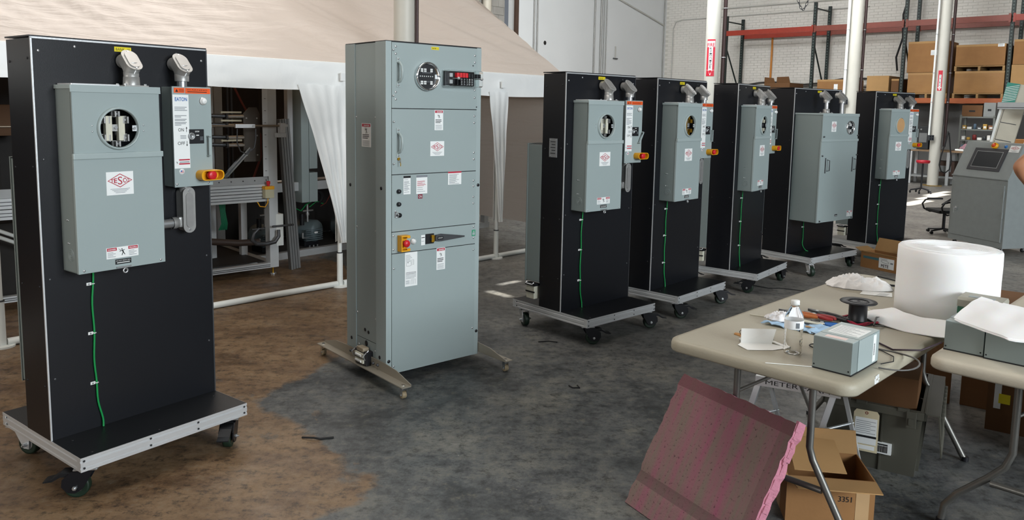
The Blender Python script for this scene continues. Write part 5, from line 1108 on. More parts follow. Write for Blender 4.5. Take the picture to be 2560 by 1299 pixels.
b = MB(); b.tube([tb(-.30, .56, ZT+.003), tb(-.19, .58, ZT+.003), tb(-.10, .62, ZT+.003)], .0022, CER, 6); tag(b.build('cream_cable_tie'), 'cream cable tie lying across the table behind the blue pad', 'cable tie')
b = MB(); b.tube([tb(.06, .36, ZT+.003), tb(.12, .44, ZT+.003), tb(.17, .53, ZT+.003)], .0016, CER, 6); tag(b.build('cream_wire'), 'cream wire stretched between the bottle and the grey enclosure', 'wire')
# blue absorbent pad with crumpled white tissue
BL = mat('light_blue_pad', '#9ab6cf', .8, 0, .06)
def pad(u, v): p = tb(-.20+.23*u+.05*v, .46+.02*u+.13*v, 0); return (p[0], p[1], ZT+.006+.016*abs(nz(u*5, v*4, 1, 1.4))+.004*math.sin(u*12))
o = sheet_obj('blue_pad', pad, 30, 16, BL, 'crumpled light blue pad behind the water bottle', 'pad', .003)
b = MB(); b.box(0, 0, 0, .035, .02, .001, CARDL); q = b.build('tan_patch', o); q.location = tb(-.03, .50, ZT+.017); q.rotation_euler = (0, 0, AA+.5)
def crumple(name, cx, cy, a, w, d, h, m, label, cat, seed, sharp=1.3, res=64, P=None):
    b = MB(); vs = []
    for j in range(res+1):
        for i in range(res+1):
            u, v = i/res*2-1, j/res*2-1; k = u*math.sqrt(1-v*v/2), v*math.sqrt(1-u*u/2); r = math.hypot(*k)
            f = max(0, 1-r**2.6)**.7; n1 = mnoise.ridged_multi_fractal(Vector((k[0]*2.1+seed, k[1]*2.1, seed)), .9, 2.1, 4, 1.0, 2.0); n1 = min(1.9, n1)
            ed = 1+.16*mnoise.noise(Vector((math.atan2(k[1], k[0])*1.7, seed, 0)))
            vs.append((k[0]*w/2*ed+.01*nz(k[0]*4, k[1]*4, seed, 1), k[1]*d/2*ed+.01*nz(k[0]*4, k[1]*4, seed+3, 1), .003+h*f*(.25+.42*n1)))
    n = res+1; b.add(vs, [(j*n+i, j*n+i+1, (j+1)*n+i+1, (j+1)*n+i) for j in range(res) for i in range(res)], m, True)
    rim = list(range(n))+[j*n+n-1 for j in range(1, n)]+[(n-1)*n+i for i in range(n-2, -1, -1)]+[j*n for j in range(n-2, 0, -1)]
    b.add([(vs[i][0], vs[i][1], 0) for i in rim], [tuple(range(len(rim)))[::-1]], m)
    o = b.build(name, loc=(cx, cy, ZT), rz=a); return tag(o, label, cat)
crumple('white_rag', 1.755, 3.80, R(-22), .31, .20, .066, CLOTH, 'crumpled white rag at the far left corner of the beige table', 'rag', 4.2)
p = tb(-.145, .545); crumple('crumpled_tissue', p[0], p[1], R(-30), .14, .075, .036, mat('white_tissue', '#e4e4e6', .9), 'crumpled white tissue on the blue pad behind the bottle', 'tissue', 9.1, res=36).location.z = ZT+.012
# paper sheet, brush, hook, small tools
b = MB(); b.prism([(0, 0), (.13, -.055), (.17, .03), (.05, .075)], (1.68, 3.64, ZT+.001), X, Y, (0, 0, .001), WHITE)
for k in range(5): b.box(1.73+.012*k, 3.60+.012*k, ZT+.0021, 1.79+.01*k, 3.6025+.012*k, ZT+.0024, PRT)
tag(b.build('paper_sheet'), 'white printed sheet lying half under the rag', 'paper')
b = MB(); b.tube([(1.95, 4.03, ZT+.006), (2.0, 3.93, ZT+.006), (2.1, 3.86, ZT+.006)], .004, INK, 8); tag(b.build('hex_key'), 'black hex key lying behind the white rag', 'tool')
b = MB(); b.tube([(1.90, 3.83, ZT+.006), (1.97, 3.79, ZT+.006)], .005, INK, 8); b.cyl((1.97, 3.79, ZT+.002), (1.97, 3.79, ZT+.02), .003, STEEL, n=8); tag(b.build('short_black_rod'), 'short black rod right of the white rag', 'tool')
T = thing('plastic_bag', 'small clear plastic parts bag between the rag and the foam roll', 'bag', (1.955, 3.66, ZT), R(20))
def bag(u, v): return (-.06+.12*u, -.05+.1*v, .012+.05*math.sin(u*PI)*math.sin(v*PI)+.008*nz(u*6, v*6, 0, 1))
sheet(bag, 16, 14, mat('hazy_bag', '#aab2b2', .25, 0, .1), 'bag_skin', T)
b = MB(); b.tube([tb(.0, 1.02, ZT+.012), tb(.09, .93, ZT+.012)], .007, CER, 8); b.tube([tb(-.02, 1.04, ZT+.012), tb(.0, 1.02, ZT+.012)], .004, STEEL, 6); tag(b.build('cream_brush_handle'), 'cream brush handle lying behind the black spool', 'brush')
def pliers(x, y, a, col, label, L=.16):
    T = thing('pliers', label, 'pliers', tb(x, y, ZT+.011), AA+R(a), 'hand tools on the beige table')
    b = MB(); b.prism([(-.045, -.004), (-.05, .004), (-.01, .012), (.01, .010), (.012, -.010), (-.01, -.012)], (0, 0, -.005), X, Y, (0, 0, .010), DSTEEL); b.cyl((0, 0, -.007), (0, 0, .007), .007, STEEL, n=12); b.build('jaws', T)
    for s in (-1, 1): b = MB(); b.tube([(.01, s*.006, 0), (.04, s*.016, 0), (.08, s*.018, 0), (L-.03, s*.010, 0)], [.006, .008, .0085, .006], col, 8); b.build('handle', T)
pliers(-.19, .70, 6, mat('orange_grip', '#a85e30', .5), 'copper-orange handled crimping tool at the left end of the tool heap', .15)
pliers(-.10, .735, -6, mat('red_grip', '#8c2426', .45), 'red-handled pliers in the tool heap left of the spool', .12)
pliers(-.11, .79, -14, BP, 'black-handled pliers lying on top of the tool heap', .18)
pliers(-.02, .63, 0, BLUE, 'blue-handled pliers beside the spool foot', .10)
def screwdriver(x0, y0, x1, y1, m, label, r=.010):
    T = thing('screwdriver', label, 'screwdriver', tb(x0, y0, ZT+r+.001), AA, 'hand tools on the beige table'); d = Vector((x1-x0, y1-y0, 0)); L_ = d.length; d.normalize()
    b = MB(); b.tube([(0, 0, 0), d*.03, d*.1, d*.11], [r*.8, r, r, r*.6], m, 10); b.build('grip', T); b = MB(); b.tube([d*.11, d*L_], .003, STEEL, 8); b.build('blade', T)
screwdriver(.05, .66, -.21, .585, BP, 'long black-gripped screwdriver pointing left in the tool heap')
screwdriver(-.0, .60, -.2, .62, mat('dark_grip', '#1b1c22', .4), 'short dark screwdriver next to the blue pad', .009)
b = MB(); b.box(-.05, 0, 0, .05, .03, .018, CER, .006); b.box(-.03, -.002, .005, .03, .0, .013, DSTEEL); tag(b.build('cream_marker_block', loc=tb(-.05, .585, ZT), rz=AA+.1), 'cream utility knife lying behind the blue pad', 'knife')
b = MB(); b.tube([tb(*q) for q in ((-.02, .50, ZT+.004), (.03, .47, ZT+.004), (.06, .50, ZT+.005), (.04, .56, ZT+.004), (-.02, .57, ZT+.004))], .003, INK, 6); tag(b.build('black_wire_loop'), 'black wire loop between blue pad and spool', 'wire')
b = MB(); b.tube([tb(.10+.035*math.cos(a*.5), .33+.03*math.sin(a*.5), ZT+.004) for a in range(1, 12)], .0022, INK, 6); tag(b.build('small_wire_loop'), 'small black wire loop behind the labelled grey enclosure', 'wire')
# black spool with red wire
T = thing('wire_spool', 'black plastic wire spool standing among the tools', 'spool', (1.452, 3.150, ZT), 0)
b = MB(); b.M = Matrix.Diagonal((1.32, 1.32, .98, 1)); b.lathe([(.006, 0), (.055, 0), (.056, .002), (.055, .004), (.030, .005), (.0275, .008), (.0275, .080), (.030, .083), (.054, .084), (.0555, .086), (.054, .089), (.030, .089), (.028, .087), (.010, .087), (.006, .089), (.006, 0)], (0, 0, 0), Z, BP, 40)
b.lathe([(.030, .0895), (.0302, .0905), (.028, .0905), (.028, .0895)], (0, 0, 0), Z, BP, 30); b.build('spool_body', T)
b = MB(); b.M = Matrix.Diagonal((1.25, 1.25, 1, 1)); b.tube([((.055+.008*math.sin(k*1.7))*math.cos(k*.35)+.004, (.055+.008*math.sin(k*1.7))*math.sin(k*.35), .008+.004*math.sin(k)) for k in range(54)], .0018, mat('red_wire', '#a3203c', .5), 5); b.build('red_wire', T)
b = MB(); b.tube([tb(.16, .80, ZT+.006), tb(.15, .72, ZT+.02), tb(.11, .86, ZT+.02), tb(.17, .95, ZT+.006), tb(.2, .85, ZT+.006)], .004, mat('grey_cable', '#5e5d5b', .5), 6); b.cyl(tb(.14, .97, ZT+.001), tb(.14, .97, ZT+.02), .010, STEEL, n=10); tag(b.build('coaxial_adapter'), 'grey lead with metal connector behind the spool', 'cable')
b = MB(); b.box(0, 0, 0, .07, .008, .008, mat('brown_stick', '#3b2620', .6)); tag(b.build('brown_stick', loc=tb(.10, 1.08, ZT), rz=AA), 'short dark brown stick left of the foam roll', 'stick')
b = MB(); b.tube([tb(.31+.12*math.cos(t), .36+.12*math.sin(t), ZT+.004+.002*math.sin(3*t)) for t in [R(-75+i*12) for i in range(17)]], .003, mat('grey_cable', '#5e5d5b'), 6); tag(b.build('grey_cable_loop'), 'grey cable curled to the right of the labelled grey enclosure', 'cable')
b = MB(); b.tube([tb(*q) for q in ((.33, .30, ZT+.003), (.35, .36, ZT+.003), (.33, .42, ZT+.003), (.26, .47, ZT+.003), (.22, .45, ZT+.01))], .0018, INK, 6); tag(b.build('thin_black_wire'), 'thin black wire beside the grey cable loop', 'wire')
b = MB(); b.tube([tb(*q) for q in ((.16, .60, ZT+.004), (.3, .50, ZT+.004), (.38, .55, ZT+.01), (.42, .64, ZT+.03))], .0035, mat('dark_purple_cable', '#3a2b35', .5), 6); tag(b.build('dark_cable'), 'dark cable running under the foam strip to the grey enclosure', 'cable')
b = MB(); random.seed(5)
for k in range(4): b.tube([tb(.93+.10*math.cos(t)*(1+.2*k)+.05*k, 1.35+.07*math.sin(t+k), ZT+.008+.010*k+.006*math.sin(2*t+k)) for t in [i*.45 for i in range(15)]], .0035, CER, 6)
tag(b.build('white_cord_tangle'), 'tangled cream cord at the far right of the ivory table', 'cord')
T = thing('yellowed_carton', 'pale yellow cardboard box at the right edge behind the cord tangle', 'box', tb(.90, 1.52, ZT), AA+R(15))
b = MB(); b.box(0, 0, 0, .22, .16, .075, mat('yellowed_card', '#b3a678', .8, 0, .06), .002); b.build('box_body', T); b = MB(); b.lathe([(.022, 0), (.022, .001), (.001, .001)], (.09, 0, .04), (0, -1, 0), mat('brown_emblem', '#8f5a33', .7), 16); b.build('brown_emblem', T)
# ------------------------------------------------------------------ under and around the tables
def board():
    """dirty pink foam board leaning on the table legs"""
    B_ = Vector((.486, 3.007, 0)); a, t = R(-59.7), R(59.8); w = Vector((math.cos(a), math.sin(a), 0)); bk = Vector((-math.sin(a), math.cos(a), 0)); v = bk*math.cos(t)+Vector((0, 0, 1))*math.sin(t); n = w.cross(v).normalized()
    m = bpy.data.materials.new('dirty_pink_board'); m.use_nodes = True; nt = m.node_tree; N = nt.nodes; L = nt.links; bs = N['Principled BSDF']
    tc = N.new('ShaderNodeTexCoord'); mp = N.new('ShaderNodeMapping'); L.new(tc.outputs['Object'], mp.inputs[0]); mp.inputs['Scale'].default_value = (20, 1.6, 1)
    n1 = N.new('ShaderNodeTexNoise'); n1.inputs['Scale'].default_value = 1.0; n1.inputs['Detail'].default_value = 3; L.new(mp.outputs[0], n1.inputs[0])
    r1 = N.new('ShaderNodeValToRGB'); r1.color_ramp.elements[0].position = .38; r1.color_ramp.elements[0].color = lin('#7a6a62'); r1.color_ramp.elements[1].position = .68; r1.color_ramp.elements[1].color = lin('#93566a'); L.new(n1.outputs[0], r1.inputs[0])
    n2 = N.new('ShaderNodeTexNoise'); n2.inputs['Scale'].default_value = 90; n2.inputs['Detail'].default_value = 5; L.new(tc.outputs['Object'], n2.inputs[0])
    r2 = N.new('ShaderNodeValToRGB'); r2.color_ramp.elements[0].position = .28; r2.color_ramp.elements[0].color = lin('#6b5a5a'); r2.color_ramp.elements[1].position = .40; r2.color_ramp.elements[1].color = (1, 1, 1, 1); L.new(n2.outputs[0], r2.inputs[0])
    mx = N.new('ShaderNodeMix'); mx.data_type = 'RGBA'; mx.blend_type = 'MULTIPLY'; mx.inputs[0].default_value = .75; L.new(r1.outputs[0], mx.inputs[6]); L.new(r2.outputs[0], mx.inputs[7])
    sp = N.new('ShaderNodeSeparateXYZ'); L.new(tc.outputs['Object'], sp.inputs[0])
    def bandm(y0, y1, prev, col, ax=1, k=.8):
        g = N.new('ShaderNodeMath'); g.operation = 'COMPARE'; L.new(sp.outputs[ax], g.inputs[0]); g.inputs[1].default_value = (y0+y1)/2; g.inputs[2].default_value = (y1-y0)/2
        h = N.new('ShaderNodeMath'); h.operation = 'MULTIPLY'; L.new(g.outputs[0], h.inputs[0]); h.inputs[1].default_value = k
        q = N.new('ShaderNodeMix'); q.data_type = 'RGBA'; L.new(h.outputs[0], q.inputs[0]); L.new(prev, q.inputs[6]); q.inputs[7].default_value = lin(col); return q.outputs[2]
    c = bandm(.525, .58, mx.outputs[2], '#6d444a'); c = bandm(.10, .145, c, '#5c4746', k=.6); c = bandm(.535, .59, c, '#6a4a4c', 0, .4)
    L.new(c, bs.inputs['Base Color']); bs.inputs['Roughness'].default_value = .85
    bp = N.new('ShaderNodeBump'); bp.inputs['Strength'].default_value = .5; bp.inputs['Distance'].default_value = .004; L.new(n2.outputs[0], bp.inputs['Height']); L.new(bp.outputs[0], bs.inputs['Normal'])
    b = MB(); random.seed(11); nx, ny = 24, 24; Wd, Lh, th = .586, .575, .048; top = []; bot = []
    for j in range(ny+1):
        for i in range(nx+1):
            x, y = Wd*i/nx, Lh*j/ny
            if i in (0, nx): x += random.uniform(-.005, .005)
            if j in (0, ny): y += random.uniform(-.003, .003)*(j > 0)
            top.append((x, y, .0015*nz(x*8, y*8, 0, 1)+(-.004 if .10 < y < .145 else 0)))
            bot.append((x+random.uniform(-.006, .006)*(i == nx), y, -th))
    q = nx+1; b.add(top, [(j*q+i, j*q+i+1, (j+1)*q+i+1, (j+1)*q+i) for j in range(ny) for i in range(nx)], m, True)
    b.add(bot, [(j*q+i, (j+1)*q+i, (j+1)*q+i+1, j*q+i+1) for j in range(ny) for i in range(nx)], PINKF)
    NN = len(top); rim = list(range(q))+[j*q+nx for j in range(1, ny+1)]+[ny*q+i for i in range(nx-1, -1, -1)]+[j*q for j in range(ny-1, 0, -1)]
    b.add(top+bot, [(rim[i], rim[i]+NN, rim[(i+1) % len(rim)]+NN, rim[(i+1) % len(rim)]) for i in range(len(rim))], PINKF)
    for k in range(26):
        y = Lh*(k+.5)/26; b.box(Wd-.006, y-random.uniform(.006, .03), -random.uniform(.02, .046), Wd+random.uniform(.0, .006), y+random.uniform(.004, .03), -random.uniform(.002, .018), PINKF)
    o = b.build('foam_board'); M = Matrix((w.to_4d(), v.to_4d(), n.to_4d(), (0, 0, 0, 1))).transposed(); M.translation = B_+Vector((0, 0, .003)); 
    for i in range(3): M[3][i] = 0
    M[3][3] = 1; o.matrix_world = M; tag(o, 'dirty pink foam board leaning against the beige table legs', 'board')
    b = MB(); b.lathe([(.008, 0), (.008, .002), (.001, .003)], (.455, .04, .001), Z, mat('cyan_dot', '#1f7fc0', .5), 14); b.build('blue_dot', o)
board()
def open_box(name, label, x, y, a, w, d, h, m, flaps, z=0, cat='box', extra=None, inner=CARDL):
    T = thing(name, label, cat, (x, y, z), a); b = MB(); t = .005
    b.box(0, 0, 0, w, d, t, m); b.box(0, 0, t, w, t, h, m); b.box(0, d-t, t, w, d, h, m); b.box(0, t, t, t, d-t, h, m); b.box(w-t, t, t, w, d-t, h, m); B_ = b.build('box_body', T)
    for side, ang, L_ in flaps:
        b = MB(); c, s = math.cos(R(ang)), math.sin(R(ang))
        O, U, D = {'f': ((0, 0, h), X, (0, -c, s)), 'b': ((0, d, h), X, (0, c, s)), 'l': ((0, 0, h), Y, (-c, 0, s)), 'r': ((w, 0, h), Y, (c, 0, s))}[side]
        ww = w if side in 'fb' else d; n = Vector(U).cross(Vector(D))*.004; b.prism([(0, 0), (ww, 0), (ww-.012, L_), (.012, L_)], O, U, D, n, inner); b.build('flap', T)
    if extra: extra(T, B_)
    return T
def pete(T, B_):
    b = MB(); b.box(.215, -.002, .03, .385, 0, .135, WHITE); b.text('PETE', (.285, -.002, .040), X, Z, .03, INK, w=.085, bold=True)
    b.tube([(.285+.045*math.cos(t*PI/9), -.0025, .098+.014*math.sin(t*PI/9)-.12*(.045*math.cos(t*PI/9))) for t in range(18)], .0014, INK, 4, True)
    for k in range(3): b.box(.23, -.0024, .118+.004*k, .31, -.002, .1195+.004*k, PRT)
    b.box(.345, -.0024, .085, .375, -.002, .10, PRT); b.build('handwritten_label', B_)
    b = MB(); b.box(.03, -.001, .10, .21, 0, .125, mat('teal_print', '#3f6a72', .7)); b.box(.42, .05, .10, .421, .18, .125, mat('teal_print', '#3f6a72', .7)); b.build('printed_band', B_)
open_box('labelled_carton', 'open brown carton on the floor with a white label handwritten PETE', 3.70, 8.05, R(-61), .42, .22, .16, CARD, (('f', 55, .02), ('l', 20, .09), ('r', 35, .16), ('b', 70, .14)), extra=pete)
b = MB(); b.prism([(0, 0), (.16, .02), (.15, .2), (.02, .22)], (3.93, 7.70, .185), (.75, -.3, -.1), (.5, .7, .15), (0, 0, .002), WHITE); tag(b.build('white_packing_slip'), 'white packing slip lying over the flap of the open labelled carton', 'paper')
def low(T, B_):
    b = MB(); b.box(.26, -.001, .0, .31, 0, .19, TAPE); b.build('packing_tape', B_); b = MB(); b.box(-.001, .1, .0, 0, .16, .19, TAPE); b.build('packing_tape', B_)
    b = MB(); b.text('3351', (.22, -.001, .10), X, Z, .022, INK, w=.05); b.build('marker_number', B_)
open_box('open_carton', 'open brown carton on the floor behind the pink board, under the table corner', 1.10, 2.885, R(-8), .33, .25, .19, CARD, (('b', 88, .10), ('f', 5, .12), ('l', 8, .14)), extra=low)
b = MB(); b.prism([(0, 0), (.2, -.02), (.22, .17), (.03, .2)], (1.14, 2.92, .196), X, (0, .95, .3), (0, 0, .003), CARDL); tag(b.build('loose_cardboard'), 'loose tan cardboard sheet lying on the open carton', 'cardboard')
# ladder stool with handwriting on the top step
T = thing('step_ladder', 'small aluminium step ladder under the beige table, METER FARM written on its top', 'ladder', (0, 0, 0))
RT, RF, RR, WV = Vector((1.42, 3.227, .43)), Vector((1.28, 3.19, 0)), Vector((1.585, 3.286, 0)), Vector((-.281, .136, 0))
for s in (0, 1):
    for nm, a_, c_, wd in (('front_rail', RT, RF, .06), ('rear_rail', RT+Vector((.03, .01, 0)), RR, .016)):
        d = (c_-a_); q = d.normalized(); sd = WV.normalized(); u = q.cross(sd).normalized(); O = a_+WV*s; b = MB()
        b.prism([(-wd/2, -.012), (wd/2, -.012), (wd/2, .012), (-wd/2, .012)], O, u if nm == 'front_rail' else sd, sd if nm == 'front_rail' else u, d, ALU)
        if nm == 'front_rail':
            for k in (-.3, 0, .3): b.prism([(wd*k-.002, -.0135), (wd*k+.002, -.0135), (wd*k+.002, .0135), (wd*k-.002, .0135)], O, u, sd, d, ALUD)
        b.build(nm, T)
        b = MB(); e = O+d; b.cyl((e.x, e.y, 0), (e.x, e.y, .02), .018, RUB, n=12); b.build('rubber_foot', T)
    b = MB(); b.tube([RT+WV*s+(RF-RT)*.45, RT+WV*s+(RR-RT)*.45+Vector((.02, 0, .02))], .006, ALUD, 6); b.build('spreader', T)
b = MB(); b.M = Matrix.Translation(RT+WV) @ Matrix.Rotation(math.atan2(-WV.y, -WV.x), 4, 'Z'); Lw = WV.length
b.box(-.02, -.05, -.005, Lw+.02, .06, .008, ALU, .002); b.box(-.02, -.054, -.035, Lw+.02, -.048, .006, ALU); b.text('METER FARM', (Lw*.5, -.054, -.024), X, Z, .020, INK, w=Lw*.85); st = b.build('top_step', T)
b = MB(); b.M = Matrix.Translation(RT+WV+(RF-RT)*.5) @ Matrix.Rotation(math.atan2(-WV.y, -WV.x), 4, 'Z'); b.box(0, -.04, -.012, Lw, .04, .0, ALUD); b.build('step', T)
b = MB(); b.tube([RR+(RT-RR)*.35, RR+WV+(RT-RR)*.35], .008, ALUD, 6); b.build('cross_bar', T)
# attached-lid tote
TG = mat('olive_grey_tote', '#4f4e45', .55, 0, .05)
T = thing('storage_tote', 'olive-grey plastic tote with latches and barcode, under the beige table', 'tote', (1.472, 3.452, 0), R(-31))
b = MB(); w, d, h = .40, .60, .31
vs = [(.02, .02, 0), (w-.02, .02, 0), (w-.02, d-.02, 0), (.02, d-.02, 0), (0, 0, h), (w, 0, h), (w, d, h), (0, d, h), (.012, .012, h), (w-.012, .012, h), (w-.012, d-.012, h), (.012, d-.012, h), (.03, .03, .01), (w-.03, .03, .01), (w-.03, d-.03, .01), (.03, d-.03, .01)]
b.add(vs, [(3, 2, 1, 0), (0, 1, 5, 4), (1, 2, 6, 5), (2, 3, 7, 6), (3, 0, 4, 7), (4, 5, 9, 8), (5, 6, 10, 9), (6, 7, 11, 10), (7, 4, 8, 11), (8, 9, 13, 12), (9, 10, 14, 13), (10, 11, 15, 14), (11, 8, 12, 15), (12, 13, 14, 15)], TG)
b.box(-.012, -.012, h-.035, w+.012, 0, h, TG, .003); b.box(w, -.012, h-.035, w+.012, d, h, TG, .003); b.box(-.012, -.012, h-.035, 0, d, h, TG, .003)
b.prism([(.235, .0), (.243, .0), (.246, h-.035), (.238, h-.035)], (0, .02, 0), X, (0, -.06, 1), (0, -.006, 0), TG); b.build('tote_body', T)
for k in range(9): b = MB(); y = .05+k*.062; b.prism([(0, .02), (.012, .02), (.012, h-.035), (0, h-.035)], (w-.018, y, 0), Y, (.055, 0, 1), (.012, 0, 0), TG); b.build('side_rib', T)
for x in (.06, .13, .30): b = MB(); b.box(x, -.016, h-.008, x+.045, .0, h+.006, TG, .002); b.build('lid_hinge', T)
b = MB(); b.box(.335, -.02, h-.075, .375, -.008, h, TG, .003); b.box(.345, -.024, h-.06, .365, -.018, h-.03, TG); b.build('latch', T)
b = MB(); b.box(.19, -.002, .085, .285, .014, .135, WHITE)
random.seed(2); x = .20
while x < .27: ww = random.choice((.001, .002, .003)); b.box(x, -.003, .092, x+ww, -.002, .122, INK); x += ww+.002
b.box(.195, -.003, .125, .27, -.002, .131, INK); b.build('barcode_label', T)
for s, dx in ((0, 0), (1, 0)):
    b = MB()
    if s == 0:
        b.prism([(0, 0), (d, 0), (d-.03, .20), (.04, .20)], (w+.062, 0, h-.005), Y, (.10, 0, -1), (-.006, 0, 0), TG)
        for k in range(9): b.box(w+.066+.0*k, .06+k*.058, h-.15, w+.078, .08+k*.058, h-.03, TG, .003)
        b.box(w, 0, h-.008, w+.064, d, h-.002, TG)
    else: b.prism([(0, 0), (d, 0), (d-.03, .18), (.04, .18)], (0, 0, h), Y, (-.30, 0, .95), (.006, 0, .002), TG)
    b.build('hinged_lid', T)
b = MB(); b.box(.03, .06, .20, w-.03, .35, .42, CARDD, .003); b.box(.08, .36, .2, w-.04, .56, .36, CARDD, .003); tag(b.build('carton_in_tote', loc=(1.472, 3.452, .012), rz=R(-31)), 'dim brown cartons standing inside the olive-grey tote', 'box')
T = thing('hanging_tag', 'long cream inspection tag with a punched hole, hanging before the tote', 'tag', (1.60, 3.315, 0), R(-28))
b = MB(); b.prism([(-.052, .10), (.052, .10), (.052, .275), (.042, .29), (-.042, .29), (-.052, .275)], (0, -.002, 0), X, Z, (0, .002, 0), mat('cream_tag_card', '#cfc4a4', .7)); b.lathe([(.007, 0), (.004, .0008)], (0, -.002, .278), (0, -1, 0), mat('red_reinforcement', '#7a2a1e', .6), 12); b.build('tag_card', T)
b = MB(); b.box(-.045, -.0035, .135, .045, -.002, .255, WHITE); b.box(-.045, -.004, .165, .045, -.0035, .175, INK)
for k in range(7): b.box(-.04, -.004, .185+.009*k, .04-.02*(k % 2), -.0035, .187+.009*k, PRT)
b.box(-.04, -.0035, .11, .04, -.002, .128, WHITE); b.build('printed_form', T)
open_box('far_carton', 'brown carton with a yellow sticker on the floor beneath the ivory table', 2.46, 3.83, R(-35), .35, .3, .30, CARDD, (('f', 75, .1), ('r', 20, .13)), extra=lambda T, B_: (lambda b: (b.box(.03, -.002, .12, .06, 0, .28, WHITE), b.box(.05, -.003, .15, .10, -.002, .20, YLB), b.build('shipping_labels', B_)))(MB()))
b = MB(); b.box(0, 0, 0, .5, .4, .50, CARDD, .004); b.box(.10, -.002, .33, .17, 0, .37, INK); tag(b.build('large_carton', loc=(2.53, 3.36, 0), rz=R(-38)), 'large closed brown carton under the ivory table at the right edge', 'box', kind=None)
for k, (x, y, a, w_, d_, h_, lb) in enumerate(((1.98, 4.42, -28, .55, .40, .48, 'dark backing carton on the floor behind the tote, under the beige table'), (2.52, 4.16, -36, .50, .40, .60, 'tall dark backing carton on the floor behind the carton with the yellow sticker'), (2.98, 3.80, -40, .55, .45, .55, 'dark backing carton under the far end of the ivory table'))):  # dark boxes added as backing to keep the space under the tables dim
    T = thing('floor_carton', lb, 'box', (x, y, 0), R(a), 'dark backing cartons under the tables')
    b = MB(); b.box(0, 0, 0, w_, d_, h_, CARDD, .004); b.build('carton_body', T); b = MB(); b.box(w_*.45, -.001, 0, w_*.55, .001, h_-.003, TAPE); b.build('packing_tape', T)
b = MB(); b.box(0, 0, 0, .16, .1, .012, mat('grey_tray', '#6f7172', .5)); tag(b.build('grey_lid_part', loc=(2.05, 4.50, .482), rz=R(-28)), 'flat grey metal part lying on a dark backing carton behind the tote', 'part')
# ------------------------------------------------------------------ floor litter
b = MB(); b.tube([(-.99, 3.56, .006), (-.93, 3.545, .012), (-.90, 3.55, .005), (-.84, 3.57, .005)], .005, RUB, 6); tag(b.build('black_scrap'), 'black rubber scrap on the brown floor between the nearest stand and the grey cabinet', 'scrap')
b = MB(); b.tube([(.35, 4.33, .005), (.37, 4.30, .004), (.41, 4.30, .004), (.40, 4.34, .004)], .004, RUB, 6); tag(b.build('wire_scrap'), 'bent black wire scrap on the grey floor right of the grey cabinet', 'scrap')
b = MB(); b.tube([(.20, 5.17, .004), (.27, 5.19, .004), (.33, 5.17, .004)], .004, RUB, 6); tag(b.build('wire_scrap'), 'straight black wire scrap left of the second black stand', 'scrap')
b = MB(); b.tube([(2.10, 7.12, .004), (2.27, 7.02, .004), (2.36, 6.93, .004), (2.5, 6.93, .004), (2.72, 6.80, .004)], .004, RUB, 6); tag(b.build('floor_cable'), 'thin black cable on the floor before the fourth and fifth stands', 'cable')
# ------------------------------------------------------------------ control console and what stands behind it
CX, CY, CA = 5.54, 9.70, R(-75)
T = thing('control_console', 'grey steel control console with a sloped touch screen and red-on-yellow stop button', 'console', (CX, CY, 0), CA)
w, d = .80, .42
b = MB(); b.box(0, 0, .06, w, d, .868, CONS, .004); b.build('console_base', T)
b = MB(); b.prism([(0, .868), (.0, .872), (.19, 1.285), (d, 1.285), (d, .868)], (0, 0, 0), Y, Z, (w, 0, 0), CONS); b.box(-.006, -.012, .86, w+.006, .0, .875, CONS, .003); b.build('sloped_head', T)
b = MB(); b.box(.035, -.010, .13, w-.035, 0, .80, CONS, .003); b.box(.03, -.004, .125, w-.03, 0, .805, CONS); dr = b.build('console_door', T)
b = MB(); b.box(.09, -.02, .435, .12, -.01, .48, STEEL, .003); b.cyl((.105, -.02, .458), (.105, -.045, .458), .010, STEEL, n=12); b.box(.101, -.05, .44, .109, -.04, .476, STEEL); b.tube([(.105, -.045, .455), (.108, -.045, .42), (.102, -.045, .40)], .003, STEEL, 5); b.build('door_lock', dr)
for z in (.2, .45, .7): b = MB(); b.cyl((w-.03, -.012, z-.035), (w-.03, -.012, z+.035), .007, CONS, n=10); b.build('door_hinge', dr)
sl = Vector((0, .19, .413)).normalized(); nn = Vector((1, 0, 0)).cross(sl); O = Vector((0, 0, .872))
def sq(b, u0, v0, u1, v1, h0, h1, m):
    o = O+Vector((1, 0, 0))*u0+sl*v0+nn*h0; b.prism([(0, 0), (u1-u0, 0), (u1-u0, v1-v0), (0, v1-v0)], o, X, sl, nn*(h1-h0), m)
b = MB(); sq(b, .17, .085, .63, .375, 0, .010, mat('screen_bezel', '#34353a', .4)); s = b.build('touch_screen', T)
b = MB(); sq(b, .215, .125, .585, .335, .010, .0112, ALUD); sq(b, .220, .130, .580, .330, .0112, .012, mat('dark_screen', '#2c2f33', .15, 0, 0, spec=.6)); b.build('screen_glass', s)
def on_slope(u, v): return O+Vector((1, 0, 0))*u+sl*v
b = MB(); p = on_slope(.43, .41); b.lathe([(.034, 0), (.034, .010), (.026, .034), (.030, .036), (.036, .034), (.038, .0)], p, nn, YEL, 20); q = b.build('stop_button_shroud', T); b = MB(); b.cyl(p, p+nn*.03, .012, REDB, n=14); b.lathe([(.021, .026), (.023, .036), (.018, .044), (.001, .045)], p, nn, mat('orange_red_button', '#d84a1c', .4), 20); b.build('stop_button', q)
b = MB(); p = on_slope(.575, .41); b.lathe([(.020, 0), (.020, .006), (.014, .008), (.014, .016), (.001, .017)], p, nn, mat('blue_button', '#2b6cab', .4), 18); b.build('blue_button', T)
b = MB(); b.M = Matrix.Translation(on_slope(.635, .345)) @ Matrix((Vector((1, 0, 0)), -nn, sl)).transposed().to_4x4(); logo(b, 0, 0, .135, .085, -.001); b.build('logo_sticker', T)
